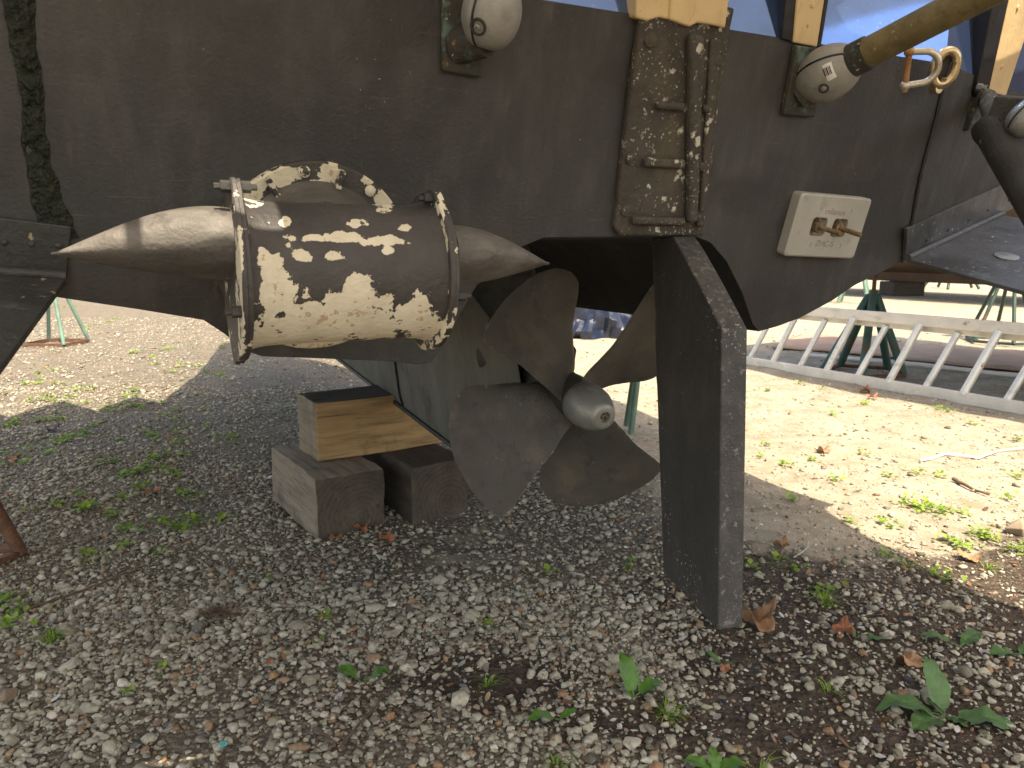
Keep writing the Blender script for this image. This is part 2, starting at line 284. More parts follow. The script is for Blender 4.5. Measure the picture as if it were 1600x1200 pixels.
# topside above the antifouling: glossy navy
ts = MB(); a0 = zi(lowp[0], ZW)-N*.003; a1 = wz-N*.003; a2 = q2[2]-N2*.003
top = lambda p: p+Z*.75
ts.add([a0, a1, a2, top(a2), top(a1), top(a0)], [(0, 1, 4, 5), (1, 2, 3, 4)])
stn = [(None, 1)]+[(1.15, 1.0), (2.6, .80), (4.6, .42), (FWD, .05)]
tsr = [[a0, top(a0), top(a2), a2]]+[[at_f(p, f, k, .2) for p in (a0, top(a0), top(a2), a2)] for f, k in stn[1:]]
ts.rings(tsr, False, True, close=False)
ts.build('topside', navy, boat, smooth=0, label='glossy navy blue topside above the antifouling')
# welded seam bead at the starboard corner and grooves
MB().tube([wb+(wt-wb)*t+N*.002+R*.004*math.sin(t*9) for t in np.linspace(0, 1.0, 24)], [.0035+.0022*abs(math.sin(i*1.7)) for i in range(24)], 8).build('weld_seam', seam_shade, boat)
# algae strip on the port side
pl = [(28, -30), (32, 30), (40, 90), (52, 150), (52, 210), (63, 270), (80, 330), (95, 372)]
wdt = [56, 50, 42, 40, 40, 46, 56, 60]
def alg(a, b):
    t = a*(len(pl)-1); i = min(int(t), len(pl)-2); k = t-i
    u = pl[i][0]*(1-k)+pl[i+1][0]*k; v = pl[i][1]*(1-k)+pl[i+1][1]*k; w = wdt[i]*(1-k)+wdt[i+1]*k
    w *= 1+.22*noise.noise(V((a*14, 5*b, 2)))
    e = min(b, 1-b)*2; p = T(u+(b-.5)*w, v)
    return p + N*(.001+(.004+.006*noise.noise(p*70)+.004*noise.noise(p*170))*min(1, e*2.2) if e > 0 else -.002)
MB().grid(alg, 150, 24).build('algae_growth', algae, boat, smooth=60)
# cream battens, strips painted black as shadow and reflection, antifouled feet
def tq(pts, o=0.0): return [T(u, v, o) for u, v in pts]
def plate(name, pts, th, m, parent=boat, o=0.0, bevel=.003, fn=T, n=None, **k):
    nn = n or N
    return MB().prism([fn(u, v, o+th) for u, v in pts], nn*-th).build(name, m, parent, smooth=0, bevel=bevel, **k)
def screw(u, v, o, parent, r=.006, fn=T, n=None, m=None):
    n = n or N; p = fn(u, v, o); MB().lathe(p, n, [(-.002, r), (.0015, r), (.003, r*.75), (.0031, 0)], 12, cap=False).build('screw', m or creamp, parent)
b1 = plate('batten', [(1251, -60), (1298, -60), (1277, 74), (1240, 66)], .110, creamp, o=-.10, label='cream painted batten on the navy topside'); screw(1270, 8, .010, b1)
screw(1262, 40, .010, b1, .0035)
plate('shadow_strip', [(1233, -60), (1251, -60), (1240, 67), (1222, 61)], .106, seam_shade, o=-.10); plate('shadow_strip', [(1298, -60), (1305, -60), (1283, 76), (1277, 74)], .106, seam_shade, o=-.10)
b2 = plate('batten', [(1592, -70), (1645, -70), (1572, 150), (1545, 143)], .110, creamp, o=-.10, fn=T2, n=N2, label='cream painted batten at the starboard corner')
screw(1590, 12, .010, b2, .007, T2, N2); screw(1565, 105, .010, b2, .006, T2, N2)
plate('shadow_strip', [(1568, -70), (1592, -70), (1545, 143), (1530, 165), (1524, 145)], .112, seam_shade, o=-.10, fn=T2, n=N2)
# rudder bracket
br = MB(); br.prism(tq([(992, 32), (1000, -2), (1140, 12), (1133, 45), (1117, 150), (1092, 366), (962, 366), (953, 352), (958, 316), (973, 180)]), N*.018)
bro = br.build('rudder_bracket', bracketm, boat, smooth=0, bevel=.006, seg=3, label='lichen spotted rudder bracket casting')
rib = MB(); rib.prism(tq([(1070, 52), (1092, 56), (1082, 345), (1068, 345)], .0181), N*.022); rib.build('rib', bracketm, bro, bevel=.008, seg=3)
for (x0, x1, y, h) in ((1022, 1066, 163, 6), (1094, 1106, 168, 6), (1003, 1066, 252, 7), (1086, 1098, 258, 7), (985, 1066, 342, 6), (1086, 1093, 346, 6)):
    MB().prism(tq([(x0, y-h), (x1, y-h+3), (x1-1, y+h+3), (x0-2, y+h)], .0181), N*.016).build('rib', bracketm, bro, bevel=.006, seg=3)
MB().prism(tq([(1108, 60), (1124, 62), (1100, 330), (1091, 330)], .0181), N*.007).build('rib', bracketm, bro, bevel=.004, seg=2)
for u, v in ((985, 247), (978, 328), (1015, 62), (1118, 95), (1104, 250)):
    MB().lathe(T(u, v, .0175), N, [(0, .014), (.005, .013), (.008, .008), (.009, 0)], 16, cap=False).build('bolt_head', bracketm, bro)
cb = MB(); cb.prism(tq([(996, -80), (1052, -80), (1046, 31), (1030, 27), (1012, 33), (994, 28)], .024), N*-.124); cb.prism(tq([(1053, -80), (1150, -80), (1134, 44), (1108, 38), (1090, 36), (1078, 42), (1047, 31)], .030), N*-.130)
cb.build('bracket_top', creamp, bro, smooth=0, bevel=.004, label='cream painted top of the rudder bracket')
# rudder
Lt = C0+ray(1012, 378)*1.71
def at_y(u, v, y): d = ray(u, v); return C0+d*(y/d.y)
Ld, Tr = at_y(1031, 890, 1.685), at_y(1122, 985, 1.415)
RX = (Tr-Ld); RX.z = 0; RX.normalize(); RN = Z.cross(RX); RN = RN if RN.x < 0 else -RN        # RN: port face normal
def rp(u, v): return onpl(u, v, Ld, RN)
rprof = [rp(1012, 371), rp(1052, 371), rp(1070, 390), rp(1128, 515), rp(1122, 988), rp(1031, 890), rp(1003, 470)]
rprof[6] = rprof[0].lerp(rprof[5], .3)
rth = .054
rb = MB()
def rsec(p, side):   # thickness tapers to a rounded leading edge
    t = (p-Ld).dot(RX); return p + RN*(0 if side else 0) - RN*(rth if side else 0)
cx = (Tr-Ld).dot(RX)
def foil(t): t = max(0, min(1, t/cx)); return rth*(.30+.70*min(1, (t/.45))**.5)
front, back = [], []
NS, NT = 22, 26
tT0, tB0 = (rprof[0]-Ld).dot(RX), 0.0; tT1, tB1 = (rprof[3]-Ld).dot(RX), cx; tK = (rprof[1]-Ld).dot(RX); zT0, zT1 = rprof[0].z, rprof[3].z
def rpt(c, k, side):      # c along the chord 0-1, k up 0-1
    zb = Ld.z+(Tr.z-Ld.z)*c; cK = (tK-tT0)/(tT1-tT0)
    zt = zT0 if c <= cK else zT0+(zT1-zT0)*(c-cK)/(1-cK)
    z = zb+(zt-zb)*k; kk = (z-Ld.z)/(zT0-Ld.z); t = (tB0+(tT0-tB0)*kk)*(1-c)+(tB1+(tT1-tB1)*min(1, (z-Tr.z)/(zT1-Tr.z)))*c
    th = rth*(.30+.70*min(1, c/.45)**.5); p = Ld+RX*t; p = V((p.x, p.y, z)); nose = .012*max(0, 1-c/.10)**2
    return p-RN*(nose if side == 0 else th)
cK = (tK-tT0)/(tT1-tT0); cl = sorted([0, .012, .03, .06, .1, cK]+list(np.linspace(.16, .93, 18))+[.965, .985, 1.0])
def frect(side): return [[rpt(c, k, side) for k in np.linspace(0, 1, 44)] for c in cl]
g0, g1 = frect(0), frect(1)
for gr, in ((g0,), (g1,)):
    n = len(gr); m = len(gr[0]); rb.add([p for r in gr for p in r], [(i*m+j, (i+1)*m+j, (i+1)*m+j+1, i*m+j+1) for i in range(n-1) for j in range(m-1)])
def strip(a, b): rb.rings([a, b], False, False, close=False)
strip([r[0] for r in g0], [r[0] for r in g1]); strip([r[-1] for r in g0], [r[-1] for r in g1]); strip(g0[0], g1[0]); strip(g0[-1], g1[-1])
rud = rb.build('rudder', rudderm, boat, smooth=0)
bm = bmesh.new(); bm.from_mesh(rud.data); bmesh.ops.remove_doubles(bm, verts=bm.verts, dist=1e-5); bmesh.ops.recalc_face_normals(bm, faces=bm.faces); bm.to_mesh(rud.data); bm.free()
rud.data.polygons.foreach_set('use_smooth', [True]*len(rud.data.polygons)); rud.data.set_sharp_from_angle(angle=rad(30))
b_ = rud.modifiers.new('bevel', 'BEVEL'); b_.width = .003; b_.segments = 2; b_.limit_method = 'ANGLE'; b_.angle_limit = rad(35)
def rwear(p):
    t = (p-Ld).dot(RX); kk = (p.z-Ld.z)/(zT0-Ld.z); te = tB1+(tT1-tB1)*min(1, max(0, (p.z-Tr.z)/(zT1-Tr.z))); tl_ = tT0*kk
    zb = Ld.z+(Tr.z-Ld.z)*max(0, min(1, (t-tl_)/max(.01, te-tl_))); d = min(te-t, p.z-zb)
    if p.z > zT1-.01 and t > tK: d = min(d, zT0+(zT1-zT0)*(t-tK)/(tT1-tK)-p.z)
    return max(0, 1-d/.016)
attr(rud, 'wear', rwear)
rtop = rprof[0].lerp(rprof[1], .6) - RN*rth*.5
MB().cyl(rtop-Z*.02, rtop+Z*.05, .018, n=20).build('rudder_stock', rudderm, rud)
# keel / deadwood
ka = CP(705, 692, -.035); kb = CP(530, 560, -.035); fa, fb = bc(ka)[1], bc(kb)[1]; za, zb_ = ka.z, kb.z
slope = (zb_-za)/(fb-fa)
kz = lambda f: za+slope*(f-fa)
HUB = CP(893, 617); hf, hz = bc(HUB)[1], HUB.z
kl = MB(); prof = []
sect = lambda f, zt: [BW(-.035, f, kz(f)), BW(-.05, f, kz(f)+.05), BW(-.075, f, hz-.03), BW(-.10, f, hz+.10), BW(-.15, f, zt-.07), BW(-.26, f, zt+.02), BW(.12, f, zt+.02), BW(.11, f, zt-.07), BW(.10, f, hz+.10), BW(.075, f, hz-.03), BW(.05, f, kz(f)+.05), BW(.035, f, kz(f))]
ztop = lowp[19].z
rs = []
for f in (fa, fa+.06, fa+.12, fa+.7, fa+1.5, 4.2):
    x = sect(f, ztop)
    if f == fa:   # the upper part is cut away for the propeller aperture
        pass
    rs.append(x)
# slant the aft edge: the upper deadwood ends further forward
for i in range(12):
    up_ = max(0, min(1, (rs[0][i].z-kz(fa))/(hz-.05-kz(fa)))); rs[0][i] -= FD*(fa-.52)*up_; rs[1][i] -= FD*(fa-.60)*up_; rs[2][i] -= FD*(fa-.72)*up_; rs[3][i] -= FD*(fa-.6)*up_*.5
    if 4 <= i <= 7:
        for q in range(3): rs[q][i] += FD*.36
kl.rings(rs)
keel = kl.build('keel', keelmat, boat, smooth=60, bevel=.004, label='grey green skeg along the keel')
MB().prism([BW(s, f, kz(f)-.001) for s, f in ((-.043, fa-.004), (.043, fa-.004), (.043, 4.2), (-.043, 4.2))], Z*-.016).build('keel_shoe', blackp, keel, bevel=.003)
sj = CP(622, 600, -.06); fj = bc(sj)[1]
MB().tube([BW(s, fj, z) for s, z in ((-.041, kz(fj)+.01), (-.053, kz(fj)+.05), (-.078, hz-.03), (-.104, hz+.10))], .006, 8).build('weld_seam', seam_shade, keel)
AX = (FD*math.cos(rad(10))+Z*math.sin(rad(10))).normalized()    # shaft direction, forward and up
MB().lathe(HUB, AX, [(.05, .04), (.07, .06), (.26, .075), (.42, .10)], 28).build('stern_tube', blackp, keel)
# propeller
E1 = R; E2 = E1.cross(AX).normalized()
RP = .372
hubm = MB().lathe(HUB, AX, [(-.062, .050), (-.058, .054), (0, .058), (.05, .055), (.06, .048)], 32)
prop = hubm.build('propeller', bladem, boat, label='four bladed bronze propeller with grey zinc spinner')
TB = [(.13, -62, 62), (.2, -50, 48), (.3, -40, 38), (.45, -35, 33), (.6, -33, 30), (.72, -33, 30), (.82, -31, 30), (.9, -24, 30), (.95, -16, 29.5), (.985, -4, 28), (1.0, 12, 24)]
def interp(t, k):
    for a, b in zip(TB, TB[1:]):
        if t <= b[0]: q = (t-a[0])/(b[0]-a[0]); return a[k]*(1-q)+b[k]*q
    return TB[-1][k]
def smoothtab(t, k):
    return sum(interp(min(1, max(.13, t+d)), k) for d in (-.03, -.015, 0, .015, .03))/5 if t < .93 else interp(t, k)
PITCHP = .66
def sstep_(x, a, b):
    x = max(0, min(1, (x-a)/(b-a))); return x*x*(3-2*x)
def blade(mid):
    m = MB(); NU, NV = 34, 22; tt = [.13+.87*(1-(1-i/(NU-1))**1.5) for i in range(NU)]
    def pt(i, j, side):
        t = tt[i]; c = j/(NV-1); lo, hi = smoothtab(t, 1), smoothtab(t, 2); d = lo+(hi-lo)*c; ph = rad(mid+d)
        ax = PITCHP/(2*math.pi)*(-rad(d))*(.42+.58*sstep_(t, .13, .5))
        th = (.0085*(1-t)+.0022)*(max(0, 1-(2*c-1)**2))**.5 + .0006
        rr = t*RP
        return HUB+(E1*math.cos(ph)+E2*math.sin(ph))*rr + AX*(ax+side*th-.02*t*t)
    for s in (1, -1): m.grid(lambda a, b, s=s: pt(round(a*(NU-1)), round(b*(NV-1)), s), NU, NV)
    rim = lambda s: [pt(i, 0, s) for i in range(NU)]+[pt(NU-1, j, s) for j in range(1, NV)]+[pt(i, NV-1, s) for i in range(NU-2, -1, -1)]
    m.rings([rim(1), rim(-1)], False, False, close=False)
    o = m.build('blade', bladem, prop, smooth=0)
    b = bmesh.new(); b.from_mesh(o.data); bmesh.ops.remove_doubles(b, verts=b.verts, dist=2e-5); bmesh.ops.recalc_face_normals(b, faces=b.faces); b.to_mesh(o.data); b.free()
    o.data.polygons.foreach_set('use_smooth', [True]*len(o.data.polygons)); o.data.set_sharp_from_angle(angle=rad(50))
    rm = [p for p in rim(1) if (p-HUB).length > .12]; attr(o, 'wear', lambda p: max(0, 1-min((p-q).length for q in rm)/.018))
for m_ in (33, 119, 206, 293): blade(m_)
sp = MB().lathe(HUB-AX*.050, -AX, [(0, .055), (.006, .059), (.035, .060), (.065, .056), (.09, .048), (.11, .037), (.118, .032), (.120, .028), (.1201, .0145), (.108, .014), (.1079, 0)], 40, cap=False).build('spinner', zincg, prop, smooth=40, label='grey zinc spinner')
MB().lathe(HUB-AX*(.050+.108), -AX, [(0, .009), (.010, .009), (.012, .006), (.008, .0055), (.0079, 0)], 6, cap=False).build('bolt', rustb, sp, smooth=0)
# anode block with two recessed studs
ac = AN; ax_, ay_ = (T(1347, 308)-T(1237, 298)).normalized(), None
ay_ = N.cross(ax_).normalized(); ay_ = ay_ if ay_.z > 0 else -ay_
aw = (T(1347, 308)-T(1237, 298)).length*.5; ah = (T(1237, 298)-T(1213, 396)).length*.5; ath = .029
an_c = (T(1347, 308)+T(1237, 298)+T(1213, 396)+T(1325, 398))/4
abm = bmesh.new()
def rrect(cx_, cy_, w, h, r, n=5):
    o = []
    for qx, qy, a0_ in ((1, 1, 0), (-1, 1, 90), (-1, -1, 180), (1, -1, 270)):
        for i in range(n+1):
            a = rad(a0_+90*i/n); o.append((cx_+qx*(w-r)+r*math.cos(a), cy_+qy*(h-r)+r*math.sin(a)))
    return o
shear = ((T(1237, 298)-T(1213, 396)).dot(ax_))/((T(1237, 298)-T(1213, 396)).length)
def a3(x, y, z): return an_c+ax_*(x)+ay_*y+N*z
out_ = rrect(0, 0, aw, ah, .009); in_ = rrect(0, 0, aw-.004, ah-.004, .008)
holes = [rrect(-.036, .0, .024, .022, .009), rrect(.033, .0, .024, .022, .009)]
loops = [[V((x, y, 0)) for x, y in in_]]+[[V((x, y, 0)) for x, y in h] for h in holes]
tri = tessellate_polygon(loops); flat = [p for l in loops for p in l]
am = MB(); am.add([a3(p.x, p.y, ath) for p in flat], [tuple(t) for t in tri])
am.rings([[a3(x, y, .0) for x, y in out_], [a3(x, y, ath-.004) for x, y in out_], [a3(x, y, ath) for x, y in in_]], False, False)
for h in holes: am.rings([[a3(x, y, ath) for x, y in h], [a3(x, y, .010) for x, y in h]], False, True)
ano = am.build('anode', zinc, boat, smooth=0, label='pale zinc anode block with two studs')
bm = bmesh.new(); bm.from_mesh(ano.data); bmesh.ops.remove_doubles(bm, verts=bm.verts, dist=1e-5); bmesh.ops.recalc_face_normals(bm, faces=bm.faces); bm.to_mesh(ano.data); bm.free()
for x in (-.036, .032):
    bo = MB().lathe(a3(x-.003, 0, .010), N, [(0, .020), (.005, .020), (.0051, .012), (.010, .012), (.0101, .010)], 24).build('washer', rustb, ano)
    MB().lathe(a3(x-.002, 0, .018), N, [(0, .0145), (.016, .0145), (.017, .011)], 6).build('nut', rustb, bo, smooth=0)
    MB().lathe(a3(x-.002, 0, .030), N, [(0, .006)]+[(.002+i*.002, .0060 if i % 2 else .0053) for i in range(33)]+[(.068, .0042)], 14).build('stud', rustb, bo, smooth=20)
def text(body, size, center, X, Y, Nn, depth, m, parent, name='lettering'):
    cu = bpy.data.curves.new(name, 'FONT'); cu.body = body; cu.size = size; cu.align_x = 'CENTER'; cu.align_y = 'CENTER'; cu.extrude = depth; cu.resolution_u = 3
    t = bpy.data.objects.new(name, cu); COL.objects.link(t); dg = bpy.context.evaluated_depsgraph_get(); me = bpy.data.meshes.new_from_object(t.evaluated_get(dg)); bpy.data.objects.remove(t)
    m3 = Matrix((X, Y, Nn)).transposed().to_4x4(); me.transform(m3); me.materials.append(m); o = bpy.data.objects.new(name, me); return link(o, parent, center)
letm = M('zinc_letters', (.25, .24, .21), .6, .1, 12, .1, 160, metallic=.15)
text('reliance', .021, a3(.004, .037, ath), ax_, ay_, N, .0006, letm, ano); text('ZHC-5', .021, a3(.0, -.040, ath), ax_, ay_, N, .0006, letm, ano)
for x, y in ((-.048, .042), (.052, .042), (-.05, -.043), (.05, -.043)):
    MB().tube([a3(x+.006*math.cos(t), y+.006*math.sin(t), ath+.0003) for t in np.linspace(-1.2, 1.0, 8)], .0006, 6).build('cast_mark', letm, ano)
# stern thruster
thr_o = AN + A*.0
TC = onpl(520, 427, AN+A*.235, A)
tr_ = R
sL = onpl(369, 425, TC, A); sR = onpl(668, 427, TC, A)
tl0, tl1 = (sL-TC).dot(tr_), (sR-TC).dot(tr_)
TR = .100
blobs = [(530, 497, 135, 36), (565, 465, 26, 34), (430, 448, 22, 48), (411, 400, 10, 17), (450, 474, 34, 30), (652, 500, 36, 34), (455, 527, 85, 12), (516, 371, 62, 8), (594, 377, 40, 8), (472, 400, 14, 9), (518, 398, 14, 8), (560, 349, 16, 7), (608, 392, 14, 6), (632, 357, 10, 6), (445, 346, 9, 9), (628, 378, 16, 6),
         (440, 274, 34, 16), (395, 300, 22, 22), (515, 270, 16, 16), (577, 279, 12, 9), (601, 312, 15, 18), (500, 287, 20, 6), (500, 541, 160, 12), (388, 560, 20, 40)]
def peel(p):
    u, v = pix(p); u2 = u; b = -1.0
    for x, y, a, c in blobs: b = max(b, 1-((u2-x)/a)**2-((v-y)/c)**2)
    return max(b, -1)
body = MB(); NL, NA = 150, 160; L = tl1-tl0
def trad(t):  # waist, flaring into the flanges
    e = min(t, L-t); return TR+.012*math.exp(-e/.014)
ringsx = [[TC+tr_*(tl0+L*i/(NL-1))+(UT*math.cos(2*math.pi*k/NA)+N*math.sin(2*math.pi*k/NA))*trad(L*i/(NL-1)) for k in range(NA)] for i in range(NL)]
body.rings(ringsx)
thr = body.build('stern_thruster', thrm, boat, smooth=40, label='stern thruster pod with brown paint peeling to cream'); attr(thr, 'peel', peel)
# mounting ring, neck
rc = onpl(492, 402, AN, N)
ring = MB(); ring.lathe(rc, N, [(-.002, .168), (.012, .168), (.016, .164), (.0162, .105)], 72)
ro = ring.build('mounting_ring', thrm, thr, smooth=40)
def subdiv(o, n):
    b = bmesh.new(); b.from_mesh(o.data); bmesh.ops.triangulate(b, faces=[f for f in b.faces if len(f.verts) > 4]); bmesh.ops.subdivide_edges(b, edges=b.edges, cuts=n, use_grid_fill=True); b.to_mesh(o.data); b.free()
ring2 = MB(); ring2.lathe(rc, N, [(.0005, .168), (.0125, .1685)]+[(.0165, .1645-.003*i) for i in range(24)], 144, cap=False)
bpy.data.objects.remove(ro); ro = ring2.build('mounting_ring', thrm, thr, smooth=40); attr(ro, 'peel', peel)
nkm = MB(); cdir = (TC-rc); cdir = N*cdir.dot(N)*1.0
nkm.rings([[rc+N*h+(UT*math.cos(a)+R*math.sin(a))*r+(TC-rc-N*(TC-rc).dot(N))*(h/.235) for a in np.linspace(0, 2*math.pi, 48, endpoint=False)] for h, r in ((.010, .140), (.022, .128), (.04, .120), (.075, .112), (.17, .100))])
nk = nkm.build('neck', conem, thr, smooth=50)
for k in range(8):
    a = rad(45*k+14); d = UT*math.cos(a)+R*math.sin(a); t = N.cross(d)
    MB().box(rc+d*.146+N*.024, d, t, N, .016, .005, .010).build('rib', thrm, ro, bevel=.002)
    d2 = UT*math.cos(a+.39)+R*math.sin(a+.39)
    MB().lathe(rc+d2*.153+N*.016, N, [(0, .010), (.004, .010), (.007, .006), (.0075, 0)], 16, cap=False).build('bolt_head', thrm, ro)
def flange(t, m, ears, nm='flange', lab=None):
    f = MB(); prs = []
    for h, sc_ in ((-.007, .985), (-.005, 1), (-.0005, 1), (.0005, .988), (.005, .995), (.007, .97)):
        pts = []
        for i in range(96):
            a = 2*math.pi*i/96; r = .120
            for ea, eh in ears: r += eh*math.exp(-((math.remainder(a-ea, 2*math.pi))/.20)**2)
            pts.append(TC+tr_*(t+h)+(UT*math.cos(a)+N*math.sin(a))*r*sc_)
        prs.append(pts)
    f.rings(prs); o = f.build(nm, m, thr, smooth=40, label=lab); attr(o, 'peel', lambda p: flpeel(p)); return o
def flpeel(p):
    u, v = pix(p); b = -.6
    for x, y, a, c in ((678, 495, 18, 55), (668, 533, 20, 14), (374, 400, 7, 60), (376, 520, 9, 42), (690, 350, 5, 60), (372, 470, 6, 40)): b = max(b, 1-((u-x)/a)**2-((v-y)/c)**2)
    return b
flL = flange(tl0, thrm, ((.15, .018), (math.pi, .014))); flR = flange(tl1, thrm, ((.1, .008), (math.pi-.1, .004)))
def fbolt(fl, t, a, r=.118, s=1):
    p = TC+tr_*t+(UT*math.cos(a)+N*math.sin(a))*r
    MB().lathe(p, tr_*s, [(0, .008), (.012, .008), (.0121, .0045), (.02, .0045)], 6).build('bolt', blackp, fl, smooth=0)
fbolt(flL, tl0-.007, .15, .126, -1); fbolt(flL, tl0+.007, .15, .126, 1); fbolt(flL, tl0-.007, 1.75, .104, -1); fbolt(flR, tl1+.007, 1.6, .110, 1); fbolt(flR, tl1-.007, .1, .116, -1)
# end fairings
def fairing(tipuv, basetop, basebot, t0, sgn, topc, nm='fairing'):
    tip = onpl(*tipuv, TC+A*.005, A); NP = 30; n = 40; rs = []
    b0 = onpl(*basetop, TC, A); b1 = onpl(*basebot, TC, A)
    for i in range(NP):
        k = i/(NP-1); kk = k**.92
        topz = V(b0).lerp(tip, kk) + Z*topc*math.sin(math.pi*k**.80)*(1-k*.35)
        bot = V(b1).lerp(tip, kk) - Z*.004*math.sin(math.pi*k)
        c = (topz+bot)/2; h = (topz-bot).length/2
        w = max(.003, .068*(1-k)**.62)
        h = max(h, .0025); pts = []
        for q in range(n):
            a = 2*math.pi*q/n; ca, sa = math.cos(a), math.sin(a)
            pw = .80
            pts.append(c+Z*h*math.copysign(abs(ca)**pw, ca)+A*w*(1-.62*max(0, -ca)**1.2)*math.copysign(abs(sa)**pw, sa))
        rs.append(pts)
    m = MB(); m.rings(rs); o = m.build(nm, conem, thr, smooth=45); return o
fairing((80, 397), (362, 326), (360, 440), tl0, -1, .021)
fairing((857, 412), (692, 352), (692, 452), tl1, 1, .016)
# strut feet, knuckles and zinc collars
def foot(pts, knuck_from, knuck_to, kr, nm='strut_foot', fn=T, n=None, lab=None):
    n = n or N; o = MB().prism([fn(u, v, 0) for u, v in pts], n*.016).build(nm, verdm, boat, smooth=0, bevel=.004, label=lab)
    a = fn(*knuck_from, .012); b = knuck_to; MB().tube([a, V(a).lerp(b, .35)+n*.008, b], [kr*1.35, kr*1.05, kr*.9], 16).build('knuckle', verdm, o, smooth=60)
    return o
SEAM = -38
def zinc_egg(c, d, r, ln, parent, grooveN=None, sticker=None, hole=None, m=None, hr=1.0):
    d = V(d).normalized(); X, Y = basis(d, grooveN or (C0-V(c))); n = 48; rs = []
    pr = [(h, math.sqrt(max(.06, 1-h*h*(.80 if h < 0 else .70)))) for h in np.linspace(-1, 1, 17)]
    for h, q in pr:
        row = []
        for i in range(n):
            a = 2*math.pi*i/n; rr = r*q*(1-.05*math.exp(-((math.remainder(a-rad(SEAM), math.pi))/.05)**2)); row.append(c+d*h*ln+(X*math.cos(a)+Y*math.sin(a))*rr)
        rs.append(row)
    o = MB().rings(rs).build('zinc_collar', m or zincc, parent, smooth=50, label='pale zinc collar clamped round the strut')
    for sg in (1, -1):
        for half in (0, math.pi):
            a = rad(SEAM)+half
            if sg == 1: MB().tube([c+d*h*ln+(X*math.cos(a)+Y*math.sin(a))*r*q*.972 for h, q in pr], .0022, 8).build('seam', seam_shade, o)
    if hole:
        p = surf(c, hole, o); q = (p-c).normalized()
        MB().lathe(p-q*.004, q, [(0, .010*hr), (.0055, .0105*hr), (.0056, .0075*hr), (-.004+.0065, .0073*hr), (.0022, 0)], 18, cap=False).build('screw_recess', blackp, o)
        MB().lathe(p-q*.002, q, [(0, .006), (.0055, .006), (.0065, .003), (.004, .0028)], 6).build('screw', zincg, o, smooth=0)
    return o
def surf(c, uv, o):    # first hit of a sight line on an object, to seat small details on it
    d = ray(*uv).normalized(); bm_ = o.data; w = WL[o]
    best = None
    from mathutils.bvhtree import BVHTree
    t = BVHTree.FromPolygons([v.co+w for v in bm_.vertices], [p.vertices[:] for p in bm_.polygons])
    h = t.ray_cast(C0, d); return h[0] if h[0] else V(c)
ZPL = H+.835
t0_, t1_ = C0+ray(1318, 102)*1.585, C0+ray(1520, -2)*1.38
td = (t1_-t0_).normalized(); eggc = t0_-td*.038
f2 = foot([(1237, 70), (1285, 76), (1266, 182), (1217, 178)], (1252, 150), eggc-td*.035, .022, lab='verdigris stained strut foot beside the anode')
eg = zinc_egg(eggc, td, .056, .062, f2, hole=(1287, 138))
MB().cyl(t0_-td*.04, t0_+td*((ZPL-t0_.z)/td.z), .030, n=28).build('strut_tube', tubem, f2, label='greenish bronze strut tube slanting up to the platform')
MB().cyl(t0_-td*.01, t0_+td*.055, .0345, .0335, n=28).build('strut_sleeve', verdm, f2)
# barcode sticker seated on the collar
sc_ = surf(eggc, (1291, 114), eg); sn = (sc_-eggc); sn = (sn-td*sn.dot(td)).normalized(); sX = (td*1.0).normalized(); sX = (sX-sn*sX.dot(sn)).normalized(); sY = sn.cross(sX)
stick = MB()
egR = (sc_-eggc-td*(sc_-eggc).dot(td)).length
def onegg(x, y, o=0.0): a = y/egR; return eggc+td*(sc_-eggc).dot(td)+sX*x+(sn*math.cos(a)+sY*math.sin(a))*(egR+o-.35*x*x/egR*2)
stick.grid(lambda a, b: onegg((a-.5)*.031, (b-.5)*.034, .0012), 8, 10); so = stick.build('sticker', whitep, eg, smooth=60)
bars = MB()
for x, w in ((-.0105, .0022), (-.0068, .0012), (-.0042, .0026), (-.0002, .0014), (.0026, .0026), (.0066, .0012), (.0090, .0020)): bars.grid(lambda a, b, x=x, w=w: onegg(x+a*w, -.006+b*.016, .0017), 2, 6)
bars.build('barcode', seam_shade, so, smooth=0)
e1c = C0+ray(768, 22)*1.25
f1 = foot([(690, -60), (756, -60), (750, 121), (687, 110)], (722, 70), e1c+V((0, 0, 0))-(A*.3+Z*.9).normalized()*.045, .024, lab='verdigris stained strut foot at the top of the transom')
d1 = (A*.35+R*.10+Z*.92).normalized()
zinc_egg(e1c, d1, .049, .052, f1, hole=(747, 42), hr=1.35)
MB().cyl(e1c, e1c+d1*.42, .028, n=24).build('strut_tube', tubem, f1)
e3c = C0+ray(1606, 183)*1.64
f3 = MB().box(e3c-N2*-.0+FD*.05, R2, UT, N2, .02, .05, .03).build('strut_foot', verdm, boat, bevel=.004)
zinc_egg(e3c, (A*.5+R*.5+Z*.7).normalized(), .036, .042, f3, m=zincg)
